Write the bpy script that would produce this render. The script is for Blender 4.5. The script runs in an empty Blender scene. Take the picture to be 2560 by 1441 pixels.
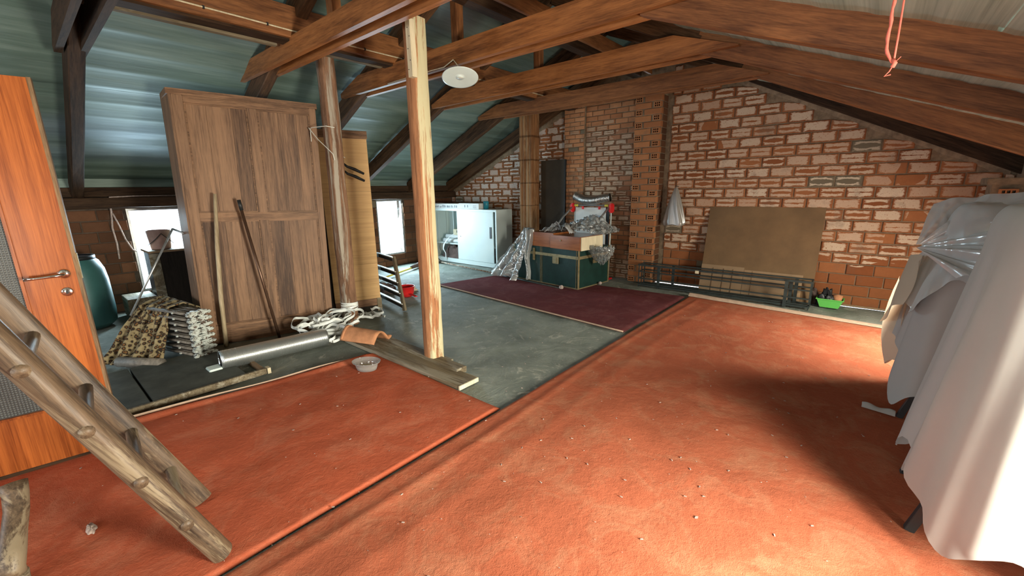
import bpy, bmesh, math, random
from mathutils import Vector, Matrix, noise
random.seed(7)
S = bpy.context.scene
COL = S.collection
PI = math.pi

# ------------------------------------------------------------------ camera, sky, lights, exposure
cam = bpy.data.objects.new('camera', bpy.data.cameras.new('camera')); COL.objects.link(cam)
yaw, pitch, roll = 0.70705, 0.23183, 0.01630
fwd = Vector((-math.sin(yaw)*math.cos(pitch), math.cos(yaw)*math.cos(pitch), -math.sin(pitch)))
rgt = Vector((math.cos(yaw), math.sin(yaw), 0)); dwn = fwd.cross(rgt)
r2 = rgt*math.cos(roll)+dwn*math.sin(roll); d2 = dwn*math.cos(roll)-rgt*math.sin(roll)
cam.matrix_world = Matrix(((r2.x, -d2.x, -fwd.x, 0), (r2.y, -d2.y, -fwd.y, 0), (r2.z, -d2.z, -fwd.z, 1.5), (0, 0, 0, 1)))
cam.data.sensor_width = 36; cam.data.lens = 36*1048.2/2560; cam.data.clip_start = .02
S.camera = cam
w = bpy.data.worlds.new('sky'); S.world = w; w.use_nodes = True
bg = w.node_tree.nodes['Background']; bg.inputs[0].default_value = (.80, .90, 1, 1); bg.inputs[1].default_value = 3.0
def area(name, loc, aim, sx, sy, power, col):
    l = bpy.data.lights.new(name, 'AREA'); l.shape = 'RECTANGLE'; l.size = sx; l.size_y = sy; l.energy = power; l.color = col
    o = bpy.data.objects.new(name, l); COL.objects.link(o); o.location = loc
    o.rotation_euler = Vector(aim).to_track_quat('-Z', 'Y').to_euler()
    return o
WL = [(.97, 1.6), (4.63, 5.24), (-2.7, -2.07)]         # window spans along Y, the same in both long walls
for k, (a, b) in enumerate(WL):
    area('window_daylight_left', (-7.66, (a+b)/2, .80), (1, 0, -.55), .6, 1.05, (115, 125, 90)[k], (.66, .88, 1))
    area('window_daylight_right', (1.36, (a+b)/2, .80), (-1, 0, (-.55, -1.1, -.5)[k]), .6, 1.05, (340, 170, 130)[k], (1, .91, .74))
area('window_daylight_front', (-1.3, -3.72, 1.35), (-.05, 1, -.02), 1.5, 1.0, 60, (1, .96, .90))  # fill lights added behind the camera, shining through unseen front openings
area('window_daylight_front', (-4.6, -3.72, 1.35), (0, 1, 0), 1.3, 1.0, 35, (.94, .97, 1))
S.view_settings.view_transform = 'Standard'; S.view_settings.look = 'None'
S.view_settings.exposure = 0.35; S.view_settings.gamma = 1; S.view_settings.use_curve_mapping = False
S.cycles.use_denoising = True; S.cycles.max_bounces = 9; S.cycles.diffuse_bounces = 6; S.cycles.transparent_max_bounces = 24
S.cycles.sample_clamp_indirect = 6; S.cycles.caustics_reflective = False; S.cycles.caustics_refractive = False

# ------------------------------------------------------------------ node helper
class NT:
    def __init__(s, name):
        s.m = bpy.data.materials.new(name); s.m.use_nodes = True; s.t = s.m.node_tree
        s.b = s.t.nodes['Principled BSDF']; s.out = s.t.nodes['Material Output']
    def n(s, ty, **kw):
        o = s.t.nodes.new(ty)
        for k, v in kw.items(): setattr(o, k, v)
        return o
    def set(s, sock, v):
        if hasattr(v, 'is_linked') or isinstance(v, bpy.types.NodeSocket): s.t.links.new(v, sock)
        elif isinstance(v, (tuple, list)) and len(v) == 3 and sock.type == 'RGBA': sock.default_value = (*v, 1)
        else: sock.default_value = v
    def co(s, kind='Object', scale=(1, 1, 1), loc=(0, 0, 0)):
        tc = s.n('ShaderNodeTexCoord'); mp = s.n('ShaderNodeMapping')
        s.t.links.new(tc.outputs[kind], mp.inputs[0]); mp.inputs['Scale'].default_value = scale; mp.inputs['Location'].default_value = loc
        return mp.outputs[0]
    def world(s, scale=(1, 1, 1)):
        g = s.n('ShaderNodeNewGeometry'); mp = s.n('ShaderNodeMapping'); s.t.links.new(g.outputs['Position'], mp.inputs[0])
        mp.inputs['Scale'].default_value = scale; return mp.outputs[0]
    def noise(s, v, sc=5, det=4, rough=.55, dist=0):
        o = s.n('ShaderNodeTexNoise'); s.set(o.inputs['Vector'], v)
        o.inputs['Scale'].default_value = sc; o.inputs['Detail'].default_value = det; o.inputs['Roughness'].default_value = rough; o.inputs['Distortion'].default_value = dist
        return o.outputs['Fac']
    def math(s, op, a, b=0, c=None, clamp=False):
        o = s.n('ShaderNodeMath', operation=op, use_clamp=clamp); s.set(o.inputs[0], a); s.set(o.inputs[1], b)
        if c is not None: s.set(o.inputs[2], c)
        return o.outputs[0]
    def ramp(s, f, pts):
        o = s.n('ShaderNodeValToRGB'); s.set(o.inputs[0], f); e = o.color_ramp.elements
        while len(e) < len(pts): e.new(.5)
        for i, (p, c) in enumerate(pts):
            e[i].position = p; e[i].color = (*c, 1) if isinstance(c, tuple) else (c, c, c, 1)
        return o.outputs[0]
    def mix(s, f, a, b, mode='MIX'):
        o = s.n('ShaderNodeMix', data_type='RGBA', blend_type=mode); s.set(o.inputs[0], f); s.set(o.inputs[6], a); s.set(o.inputs[7], b)
        return o.outputs[2]
    def attr(s, name):
        return s.n('ShaderNodeAttribute', attribute_name=name).outputs['Fac']
    def rnd(s):
        return s.n('ShaderNodeObjectInfo').outputs['Random']
    def bump(s, h, st=.3, dist=.01):
        o = s.n('ShaderNodeBump'); s.set(o.inputs['Height'], h); o.inputs['Strength'].default_value = st; o.inputs['Distance'].default_value = dist
        s.t.links.new(o.outputs[0], s.b.inputs['Normal'])
    def fin(s, col=None, rough=None, metal=None, spec=None):
        if col is not None: s.set(s.b.inputs['Base Color'], col)
        if rough is not None: s.set(s.b.inputs['Roughness'], rough)
        if metal is not None: s.set(s.b.inputs['Metallic'], metal)
        if spec is not None: s.set(s.b.inputs['Specular IOR Level'], spec)
        return s.m

def plain(name, col, rough=.6, metal=0, var=.25, sc=8, bump=.0, spec=.4):
    k = NT(name); v = k.co(); f = k.noise(v, sc, 5, .6)
    c = k.ramp(f, [(.3, tuple(x*(1-var) for x in col)), (.7, tuple(min(1, x*(1+var)) for x in col))])
    if bump: k.bump(k.noise(v, sc*5, 4), bump, .004)
    return k.fin(c, rough, metal, spec)

def wood(name, dark, light, axis=0, grain=1.0, rough=.6, patch=None, worn=None, bump=.25, spec=.3, dist=1.0, wt=.5, vary=.07, slow=1.1, bias=None):
    k = NT(name); sc = [14*grain]*3; sc[axis] = slow*grain
    off = k.co('Object', tuple(sc))
    r = k.rnd(); add = k.n('ShaderNodeVectorMath', operation='ADD'); k.set(add.inputs[0], off)
    cmb = k.n('ShaderNodeCombineXYZ'); k.set(cmb.inputs[axis], k.math('MULTIPLY', r, 37.0)); k.t.links.new(cmb.outputs[0], add.inputs[1])
    v = add.outputs[0]
    f = k.noise(v, 1.0, 5, .6, dist); g = k.noise(v, 4.5, 4, .7, .3*dist); g2 = k.noise(v, 13, 2, .6)
    tot = k.math('ADD', k.math('ADD', k.math('MULTIPLY', f, .45), k.math('MULTIPLY', g, .35)), k.math('MULTIPLY', g2, .20))
    tot = k.math('ADD', tot, k.math('MULTIPLY', k.math('SUBTRACT', r, .5), vary))
    c = k.ramp(tot, [(.37, tuple(x*.8 for x in dark)), (.47, tuple((a*.6+b*.4) for a, b in zip(dark, light))), (.54, tuple((a*.2+b*.8) for a, b in zip(dark, light))), (.63, tuple(x*1.1 for x in light))])
    big = k.noise(k.co('Object', (1.3, 1.3, 1.3)), 2.0, 4, .6)
    c = k.mix(k.math('MULTIPLY', k.math('SUBTRACT', big, .35), 1.1, clamp=True), c, k.mix(.5, c, patch or tuple(x*.45 for x in dark)), 'MIX')
    if worn:
        wn = k.noise(k.co('Object', tuple(x*.5 for x in sc)), 1.3, 7, .75, .6)
        if bias:
            dt = k.n('ShaderNodeVectorMath', operation='DOT_PRODUCT'); k.set(dt.inputs[0], k.co('Object')); dt.inputs[1].default_value = bias; wn = k.math('ADD', wn, dt.outputs['Value'])
        m = k.ramp(wn, [(wt, 0.0), (wt+.06, 1.0)])
        c = k.mix(m, c, worn)
    k.bump(f, bump, .004)
    return k.fin(c, rough, 0, spec)

M = {}
M['beam'] = wood('aged_beam_wood', (.11, .040, .014), (.29, .12, .042), 0, .8, .55)
M['beam_d'] = wood('dark_rafter_wood', (.014, .008, .005), (.062, .034, .018), 0, .8, .8, spec=.15)
M['rafter'] = wood('brown_rafter_wood', (.028, .015, .008), (.12, .062, .030), 0, .8, .75, spec=.15)
M['collar'] = wood('red_brown_board_wood', (.13, .045, .013), (.36, .142, .044), 0, .7, .5)
M['post'] = wood('weathered_post_wood', (.17, .065, .028), (.44, .20, .09), 2, .8, .85, worn=(.52, .47, .29), bump=1.0, wt=.52, bias=(1.6, 1.35, 0))
M['post_grey'] = wood('grey_round_post_wood', (.10, .05, .028), (.26, .14, .08), 2, .8, .85, worn=(.33, .29, .23), bump=1.0, wt=.48)
M['pale_wood'] = wood('pale_wood', (.50, .42, .27), (.68, .60, .42), 2, .8, .7)
M['plank'] = wood('dusty_plank_wood', (.085, .06, .035), (.20, .16, .10), 0, .8, .85, worn=(.27, .24, .18))
M['wardrobe'] = wood('brown_oak_panels', (.065, .032, .017), (.25, .138, .074), 2, 1.0, .55, patch=(.09, .038, .02), vary=.16, slow=.7)
M['wardrobe_h'] = wood('brown_oak_rails', (.085, .040, .019), (.27, .145, .075), 0, 1.2, .55)
M['darkwood'] = wood('near_black_wood', (.012, .009, .007), (.03, .022, .016), 2, 1, .5)
M['ply'] = wood('plywood_sheet', (.50, .30, .125), (.60, .375, .165), 0, .6, .6, patch=(.50, .29, .12), slow=.4, dist=.3, bump=.05)
M['door'] = wood('orange_mahogany_veneer', (.17, .034, .006), (.43, .122, .026), 2, 1.5, .30, patch=(.34, .085, .018), bump=.04, spec=.4, dist=.3, slow=.35, vary=0)
M['door_edge'] = wood('door_edge_wood', (.10, .055, .025), (.26, .16, .08), 2, 1, .6)
M['ladder'] = wood('old_ladder_wood', (.036, .023, .015), (.155, .103, .062), 0, .9, .5, worn=(.215, .168, .108), bump=.9, spec=.4, wt=.52)
M['broom'] = wood('stick_wood', (.26, .19, .11), (.48, .39, .25), 2, .8, .6)
M['case'] = wood('lacquered_case_wood', (.20, .052, .014), (.36, .12, .035), 0, .6, .22, bump=.03, spec=.6)
M['fibre'] = plain('fibreboard', (.155, .090, .040), .75, var=.22, sc=3, bump=.1)
M['cardboard'] = plain('cardboard', (.26, .17, .095), .8, var=.15, sc=3)
M['mortar'] = plain('grey_mortar', (.20, .145, .092), .95, var=.35, sc=14, bump=.6)
M['white_metal'] = plain('white_enamelled_steel', (.60, .68, .66), .38, var=.05, sc=2)
M['cream'] = plain('ivory_enamel', (.62, .62, .55), .5, var=.06, sc=4)
M['black'] = plain('black_lacquer', (.015, .017, .018), .45, var=.2)
M['iron'] = plain('dark_green_iron', (.022, .030, .028), .55, var=.4, sc=20)
M['trunk'] = plain('green_trunk_cloth', (.003, .024, .018), .50, var=.3, sc=10)
M['brass'] = plain('dull_brass', (.30, .24, .13), .42, .6, var=.25, sc=20)
M['chrome'] = plain('chrome', (.75, .75, .75), .13, 1, var=.05)
M['terra'] = plain('terracotta', (.42, .19, .09), .85, var=.3, sc=9, bump=.3)
M['flue'] = wood('brown_fluted_clay', (.12, .050, .018), (.27, .125, .050), 2, .9, .85, worn=(.30, .18, .09), bump=.3)
M['teal'] = plain('teal_barrel_plastic', (.035, .11, .105), .42, var=.15, sc=3)
M['red_pl'] = plain('red_plastic', (.62, .02, .02), .35, var=.08)
M['yellow'] = plain('yellow_cloth', (.70, .58, .08), .8, var=.1)
M['green_pl'] = plain('green_plastic', (.13, .50, .10), .35, var=.08)
M['strap'] = plain('white_strap', (.70, .73, .70), .45, var=.12, sc=14)
M['pink'] = plain('pink_cord', (.85, .22, .16), .7, var=.12, sc=60)
M['paper'] = plain('white_paper', (.66, .68, .66), .7, var=.06)
M['lampw'] = plain('white_enamel', (.66, .76, .73), .35, var=.04)
M['blue_pl'] = plain('blue_plastic', (.02, .22, .30), .4)
M['bucket'] = plain('salmon_plastic', (.42, .27, .23), .45)
M['darkcloth'] = plain('dark_brown_bundle', (.09, .06, .05), .9, var=.4, sc=12, bump=.5)
M['beige'] = plain('beige_cloth', (.55, .47, .36), .9, var=.08)
M['steel'] = plain('dull_steel', (.45, .46, .46), .35, .8, var=.2, sc=30)
M['fluff'] = plain('grey_fluff', (.36, .28, .24), .95, var=.4, sc=30, bump=.6)
M['panel_d'] = plain('dark_board', (.036, .026, .015), .6, var=.3, sc=3)
M['redtxt'] = plain('red_print', (.65, .03, .04), .5, var=.05)
M['greyprint'] = plain('grey_print', (.13, .15, .17), .6, var=.05)
M['ledge'] = plain('pale_rug_backing', (.46, .33, .24), .9, var=.12, sc=20)

def mk_floor():
    k = NT('worn_concrete'); v = k.world()
    a = k.noise(v, 1.3, 7, .62, .4); b = k.noise(v, 9, 6, .7, .8)
    c = k.ramp(a, [(.32, (.11, .125, .100)), (.52, (.205, .228, .192)), (.72, (.31, .335, .29))])
    c = k.mix(k.ramp(b, [(.56, 0.), (.70, .55)]), c, (.33, .33, .29))
    v1 = k.noise(v, 3.2, 8, .75, 1.6)
    c = k.mix(k.ramp(v1, [(.565, 0.), (.63, .7)]), c, (.42, .41, .34))
    k.bump(k.math('ADD', b, k.math('MULTIPLY', v1, 2.0)), .95, .014)
    return k.fin(c, .75)
M['floor'] = mk_floor()
def mk_rug(name, base, dust, rough=.95, sc=1.0):
    k = NT(name); v = k.world()
    a = k.noise(v, 1.6*sc, 6, .62, .6); f = k.noise(v, 240, 2, .5); s = k.noise(v, 26, 4, .7, .4)
    c = k.ramp(a, [(.35, tuple(x*.78 for x in base)), (.65, base)])
    c = k.mix(k.ramp(k.noise(v, 4.0, 7, .72, .8), [(.47, 0.), (.72, .62)]), c, dust)
    c = k.mix(k.ramp(s, [(.66, 0.), (.74, .35)]), c, tuple(x*.5 for x in base))
    c = k.mix(k.math('MULTIPLY', f, .25), c, tuple(x*.6 for x in base))
    k.bump(k.math('ADD', k.math('MULTIPLY', f, .25), k.math('ADD', k.math('MULTIPLY', s, .8), k.math('MULTIPLY', a, 2.2))), .45, .012)
    return k.fin(c, 1.0, 0, .04)
M['rug'] = mk_rug('red_rug_pile', (.47, .110, .054), (.50, .195, .115))
M['rug2'] = mk_rug('brick_red_rug_pile', (.40, .112, .058), (.43, .215, .125))
M['rugm'] = mk_rug('maroon_rug_pile', (.15, .044, .046), (.21, .09, .088))
def mk_brick(name, lo, hi, white, amount):
    # uv = position on the face (-1..1), rnd / rnd2 stored per brick
    k = NT(name); uvn = k.n('ShaderNodeUVMap'); sep = k.n('ShaderNodeSeparateXYZ'); k.t.links.new(uvn.outputs[0], sep.inputs[0])
    u = k.math('SUBTRACT', k.math('MULTIPLY', sep.outputs[0], 2), 1); v = k.math('SUBTRACT', k.math('MULTIPLY', sep.outputs[1], 2), 1)
    r = k.attr('rnd'); r2_ = k.attr('rnd2')
    W = k.world(); n1 = k.noise(k.world((.35, .35, 1.0)), 30, 6, .72, .5); n2 = k.noise(W, 55, 4, .75); n3 = k.noise(W, 16, 5, .7)
    base = k.mix(r, lo, hi); base = k.mix(k.math('MULTIPLY', n3, .45), base, tuple(x*.45 for x in lo))
    base = k.mix(k.math('GREATER_THAN', r2_, .985), base, (.15, .12, .08))
    au = k.math('ABSOLUTE', u); av = k.math('ABSOLUTE', v); nn = k.math('SUBTRACT', n1, .5)
    ex = k.math('SUBTRACT', k.math('SUBTRACT', 1.0, au), k.math('MULTIPLY', k.math('ADD', nn, .16), .75))
    ev = k.math('SUBTRACT', k.math('SUBTRACT', .92, av), k.math('MULTIPLY', k.math('ADD', nn, .07), 1.2))
    e = k.math('MINIMUM', ex, ev)
    wv_ = k.math('MULTIPLY', k.math('MULTIPLY', k.math('SUBTRACT', r2_, .25), .62), k.math('SUBTRACT', 1.08, k.math('MULTIPLY', k.math('MULTIPLY', au, au), .9)))
    keep = k.math('MULTIPLY', k.math('GREATER_THAN', r2_, .3), k.math('LESS_THAN', k.math('ADD', av, k.math('MULTIPLY', nn, .75)), wv_))
    m = k.math('MULTIPLY', k.math('MULTIPLY', e, 9, clamp=True), k.math('SUBTRACT', 1, keep))
    m = k.math('MULTIPLY', m, k.math('MULTIPLY', k.math('SUBTRACT', .68, n2), 9, clamp=True))
    m = k.math('MULTIPLY', m, k.math('MULTIPLY_ADD', k.math('SUBTRACT', 1, r), .5, .5))
    reg = k.noise(W, .9, 3, .5)
    m = k.math('MULTIPLY', m, k.math('GREATER_THAN', k.math('ADD', amount, k.math('MULTIPLY', k.math('SUBTRACT', reg, .5), 1.6)), k.math('MULTIPLY', r, .62)))
    m = k.math('MULTIPLY', m, k.math('GREATER_THAN', k.math('ADD', sepz(k), k.math('MULTIPLY', reg, .9)), 1.05 if white[3] else -9))
    c = k.mix(k.math('MULTIPLY', m, k.math('MULTIPLY_ADD', n2, .5, .50), clamp=True), base, white[:3])
    dirt = k.noise(W, 3.3, 5, .6)
    c = k.mix(k.ramp(dirt, [(.58, 0.), (.75, .6)]), c, (.12, .095, .07))
    k.bump(n1, .5, .006)
    return k.fin(c, .9, 0, .2)
def sepz(k):
    g = k.n('ShaderNodeNewGeometry'); s = k.n('ShaderNodeSeparateXYZ'); k.t.links.new(g.outputs['Position'], s.inputs[0]); return s.outputs[2]
M['brick'] = mk_brick('lime_bloomed_brick', (.24, .078, .028), (.37, .145, .058), (.68, .56, .42, True), .74)
M['brick_w'] = mk_brick('white_bloomed_brick', (.26, .09, .03), (.37, .135, .05), (.74, .72, .65, False), .98)
M['brick_s'] = mk_brick('rough_small_brick', (.33, .135, .060), (.54, .26, .125), (.42, .32, .22, False), .02)
M['brick_g'] = mk_brick('sooty_small_brick', (.19, .085, .045), (.41, .20, .11), (.56, .47, .35, False), .50)
M['brick_o'] = mk_brick('orange_hollow_brick', (.34, .135, .055), (.44, .19, .080), (.45, .38, .28, False), -.6)
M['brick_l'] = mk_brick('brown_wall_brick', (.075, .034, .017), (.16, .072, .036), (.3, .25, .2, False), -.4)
def mk_sheet():
    k = NT('painted_roof_sheet'); v = k.world((2.3, .16, 2.3)); a = k.noise(v, 3.2, 5, .6, .3); b = k.noise(v, 14, 4, .65)
    c = k.ramp(k.math('ADD', k.math('MULTIPLY', a, .7), k.math('MULTIPLY', b, .3)), [(.30, (.065, .098, .080)), (.5, (.125, .180, .150)), (.70, (.21, .275, .24))])
    c = k.mix(k.ramp(k.noise(k.world((1, .5, 1)), .8, 2), [(.55, 0.), (.68, .35)]), c, (.16, .21, .33))
    k.bump(b, .10, .01)
    return k.fin(c, k.ramp(a, [(.3, .42), (.7, .6)]), .12, .45)
M['sheet'] = mk_sheet()
M['sheet_r'] = wood('pale_grey_green_roof_sheet', (.24, .30, .24), (.42, .49, .40), 1, .5, .55, patch=(.19, .24, .19), bump=.05, dist=.2, slow=.2, vary=0)  # right-slope sheet lightened: bounce light off the floor put into its colour
def mk_cloth(name, col, tl=.35):
    k = NT(name); d = k.n('ShaderNodeBsdfDiffuse'); t = k.n('ShaderNodeBsdfTranslucent'); x = k.n('ShaderNodeMixShader')
    f = k.noise(k.co(), 3, 5, .6); c = k.ramp(f, [(.3, tuple(a*.93 for a in col)), (.7, col)])
    k.t.links.new(c, d.inputs[0]); k.t.links.new(c, t.inputs[0]); x.inputs[0].default_value = tl
    k.t.links.new(d.outputs[0], x.inputs[1]); k.t.links.new(t.outputs[0], x.inputs[2]); k.t.links.new(x.outputs[0], k.out.inputs[0]); return k.m
M['sheetcloth'] = mk_cloth('off_white_dust_sheet', (.60, .61, .59), .42)
M['greycloth'] = mk_cloth('grey_dust_sheet', (.46, .45, .43), .25)
M['warmcloth'] = mk_cloth('cream_dust_sheet', (.70, .58, .44), .40)
def mk_film(name, tint=(.9, .95, .95), opac=.35, rough=.12, dc=(.50, .51, .50), wrinkle=0):
    k = NT(name); t = k.n('ShaderNodeBsdfTransparent'); g = k.n('ShaderNodeBsdfGlossy'); d = k.n('ShaderNodeBsdfDiffuse')
    x = k.n('ShaderNodeMixShader'); y = k.n('ShaderNodeMixShader'); g.inputs['Roughness'].default_value = rough
    t.inputs[0].default_value = (*tint, 1); d.inputs[0].default_value = (*dc, 1)
    if wrinkle:
        bp_ = k.n('ShaderNodeBump'); k.set(bp_.inputs['Height'], k.noise(k.co('Object', (5, 1.2, 2)), 1.3, 2, .5, .6)); bp_.inputs['Strength'].default_value = wrinkle; bp_.inputs['Distance'].default_value = .05
        k.t.links.new(bp_.outputs[0], g.inputs['Normal']); k.t.links.new(bp_.outputs[0], d.inputs['Normal'])
    lw = k.n('ShaderNodeLayerWeight'); lw.inputs[0].default_value = .35
    x.inputs[0].default_value = .72; k.t.links.new(g.outputs[0], x.inputs[1]); k.t.links.new(d.outputs[0], x.inputs[2])
    f = k.math('ADD', opac, k.math('MULTIPLY', lw.outputs['Facing'], .45), clamp=True)
    k.t.links.new(f, y.inputs[0]); k.t.links.new(t.outputs[0], y.inputs[1]); k.t.links.new(x.outputs[0], y.inputs[2]); k.t.links.new(y.outputs[0], k.out.inputs[0])
    return k.m
M['film_wrap'] = mk_film('draped_milky_film', (.85, .87, .87), .66, .20, (.56, .57, .56), .9)
M['film'] = mk_film('clear_plastic_film', opac=.30)
M['film_thick'] = mk_film('milky_plastic_film', opac=.55, rough=.2)
M['pane'] = mk_film('window_glass', (.97, .99, 1), .03, .03)
def mk_leopard():
    k = NT('leopard_fleece'); v = k.co('Object'); vo = k.n('ShaderNodeTexVoronoi'); k.set(vo.inputs['Vector'], v); vo.inputs['Scale'].default_value = 30
    n = k.noise(v, 30, 4); d = k.math('ADD', vo.outputs['Distance'], k.math('MULTIPLY', k.math('SUBTRACT', n, .5), .85))
    c = k.ramp(d, [(.22, (.16, .075, .022)), (.30, (.018, .011, .006)), (.44, (.022, .013, .007)), (.50, (.20, .15, .075)), (.8, (.30, .24, .13))])
    return k.fin(c, .95)
M['leopard'] = mk_leopard()
def mk_rad():
    k = NT('peeling_radiator_paint'); f = k.noise(k.co(), 30, 6, .75, .5)
    c = k.ramp(f, [(.43, (.08, .045, .03)), (.48, (.50, .54, .50)), (.7, (.62, .66, .62))]); return k.fin(c, .5)
M['rad_end'] = mk_rad(); M['rad'] = plain('grimy_radiator_paint', (.17, .15, .125), .6, var=.45, sc=25)
def mk_foil():
    k = NT('bubble_foil'); wv = k.n('ShaderNodeTexWave'); k.set(wv.inputs[0], k.co('Object')); wv.bands_direction = 'X'; wv.inputs['Scale'].default_value = 34; wv.inputs['Distortion'].default_value = .3
    k.bump(wv.outputs[1], .5, .004); return k.fin((.62, .66, .66), .32, .9)
M['foil'] = mk_foil()
def mk_duct():
    k = NT('aluminium_duct'); k.bump(k.noise(k.co(), 40, 4), .8, .006); return k.fin((.48, .48, .46), .32, .9)
M['duct'] = mk_duct()
def mk_glassdoor():
    k = NT('ribbed_dark_glass'); v = k.co('Object')
    wv = k.n('ShaderNodeTexWave'); wv.bands_direction = 'X'; k.set(wv.inputs[0], v); wv.inputs['Scale'].default_value = 26
    w2 = k.n('ShaderNodeTexWave'); w2.bands_direction = 'Z'; k.set(w2.inputs[0], v); w2.inputs['Scale'].default_value = 26
    h = k.math('MULTIPLY', wv.outputs[1], w2.outputs[1]); k.bump(h, .8, .006)
    return k.fin(k.ramp(h, [(.05, (.055, .06, .06)), (.6, (.21, .22, .21))]), .3)
M['doorglass'] = mk_glassdoor()
M['plaster'] = plain('brown_wall_render', (.20, .13, .08), .95, var=.3, sc=5)
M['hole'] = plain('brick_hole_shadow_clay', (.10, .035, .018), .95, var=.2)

# ------------------------------------------------------------------ mesh helpers
def tag(o, label=None, cat=None, group=None, kind=None):
    for k_, v in (('label', label), ('category', cat), ('group', group), ('kind', kind)):
        if v: o[k_] = v
    return o
def thing(name, label, cat, loc=(0, 0, 0), rz=0, group=None, kind=None):
    o = bpy.data.objects.new(name, None); COL.objects.link(o); o.location = loc; o.rotation_euler = (0, 0, rz); o.empty_display_size = .1
    o['_m'] = [v for row in (Matrix.Translation(loc) @ Matrix.Rotation(rz, 4, 'Z')) for v in row]
    return tag(o, label, cat, group, kind)
def mat4(o):
    f = list(o['_m']); return Matrix([f[0:4], f[4:8], f[8:12], f[12:16]])
def obj(name, bm, m, parent=None, world=False, smooth=False):
    me = bpy.data.meshes.new(name)
    if isinstance(bm, tuple): me.from_pydata(*bm)
    else: bm.to_mesh(me); bm.free()
    for mm in (m if isinstance(m, list) else [m]): me.materials.append(M[mm] if isinstance(mm, str) else mm)
    if smooth:
        for p in me.polygons: p.use_smooth = True
    o = bpy.data.objects.new(name, me); COL.objects.link(o)
    if parent:
        o.parent = parent
        if world and '_m' in parent: o.matrix_parent_inverse = mat4(parent).inverted()
    return o
def box(bm, lo, hi, bev=0, T=None):
    x0, y0, z0 = lo; x1, y1, z1 = hi
    vs = [bm.verts.new(p) for p in ((x0, y0, z0), (x1, y0, z0), (x1, y1, z0), (x0, y1, z0), (x0, y0, z1), (x1, y0, z1), (x1, y1, z1), (x0, y1, z1))]
    fs = [bm.faces.new([vs[i] for i in f]) for f in ((0, 3, 2, 1), (4, 5, 6, 7), (0, 1, 5, 4), (1, 2, 6, 5), (2, 3, 7, 6), (3, 0, 4, 7))]
    if bev:
        es = list({e for f in fs for e in f.edges}); r = bmesh.ops.bevel(bm, geom=es, offset=bev, segments=2, affect='EDGES'); vs = list({v for f in r['faces'] for v in f.verts} | {v for v in vs if v.is_valid})
    if T is not None: bmesh.ops.transform(bm, matrix=T, verts=[v for v in vs if v.is_valid])
def B(*boxes, bev=0):
    bm = bmesh.new()
    for lo, hi in boxes: box(bm, lo, hi, bev)
    return bm
def frame(p0, p1, up=(0, 0, 1)):
    d = (Vector(p1)-Vector(p0)); L = d.length; x = d.normalized(); y = Vector(up).cross(x).normalized(); z = x.cross(y)
    return Matrix(((x.x, y.x, z.x, p0[0]), (x.y, y.y, z.y, p0[1]), (x.z, y.z, z.z, p0[2]), (0, 0, 0, 1))), L
def beam(name, p0, p1, wy, hz, m, parent, up=(0, 0, 1), jit=.004, seg=.35, anchor='bottom', seed=0):
    """timber from p0 to p1; local x runs along it, so grain follows. anchor: p0-p1 is the bottom centre line"""
    T, L = frame(p0, p1, up); n = max(2, int(L/seg)); bm = bmesh.new(); rings = []
    z0 = 0 if anchor == 'bottom' else -hz/2
    c = min(wy, hz)*.07
    prof = [(-wy/2+c, z0), (wy/2-c, z0), (wy/2, z0+c), (wy/2, z0+hz-c), (wy/2-c, z0+hz), (-wy/2+c, z0+hz), (-wy/2, z0+hz-c), (-wy/2, z0+c)]
    for i in range(n+1):
        x = L*i/n
        rings.append([bm.verts.new((x, a+jit*noise.noise(Vector((x*2, j*1.3, seed+p0[1]*3))), b+jit*noise.noise(Vector((x*2, j*1.3+9, seed+p0[0]*3))))) for j, (a, b) in enumerate(prof)])
    for i in range(n):
        for j in range(8): bm.faces.new((rings[i][j], rings[i+1][j], rings[i+1][(j+1) % 8], rings[i][(j+1) % 8]))
    bm.faces.new(rings[0]); bm.faces.new(rings[-1][::-1]); bmesh.ops.recalc_face_normals(bm, faces=bm.faces)
    o = obj(name, bm, m)
    if parent: o.parent = parent; o.matrix_local = (mat4(parent).inverted() @ T)
    else: o.matrix_world = T
    return o
def tube(pts, r, seg=8, cap=True, bm=None):
    own = bm is None; bm = bm or bmesh.new(); P = [Vector(p) for p in pts]; R = r if isinstance(r, (list, tuple)) else [r]*len(P); rings = []
    prev = None
    for i, p in enumerate(P):
        t = (P[min(i+1, len(P)-1)]-P[max(i-1, 0)]).normalized()
        a = t.orthogonal().normalized() if prev is None else (prev-t*prev.dot(t)).normalized()
        prev = a; b = t.cross(a)
        rings.append([bm.verts.new(p+(a*math.cos(2*PI*k/seg)+b*math.sin(2*PI*k/seg))*R[i]) for k in range(seg)])
    for i in range(len(P)-1):
        for k in range(seg): bm.faces.new((rings[i][k], rings[i][(k+1) % seg], rings[i+1][(k+1) % seg], rings[i+1][k]))
    if cap: bm.faces.new(rings[0][::-1]); bm.faces.new(rings[-1])
    return bm
def lathe(prof, seg=28, c=(0, 0, 0), ax=1, ay=1):
    bm = bmesh.new(); rings = []
    for r, z in prof: rings.append([bm.verts.new((c[0]+r*ax*math.cos(2*PI*k/seg), c[1]+r*ay*math.sin(2*PI*k/seg), c[2]+z)) for k in range(seg)])
    for i in range(len(prof)-1):
        for k in range(seg): bm.faces.new((rings[i][k], rings[i][(k+1) % seg], rings[i+1][(k+1) % seg], rings[i+1][k]))
    return bm
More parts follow.
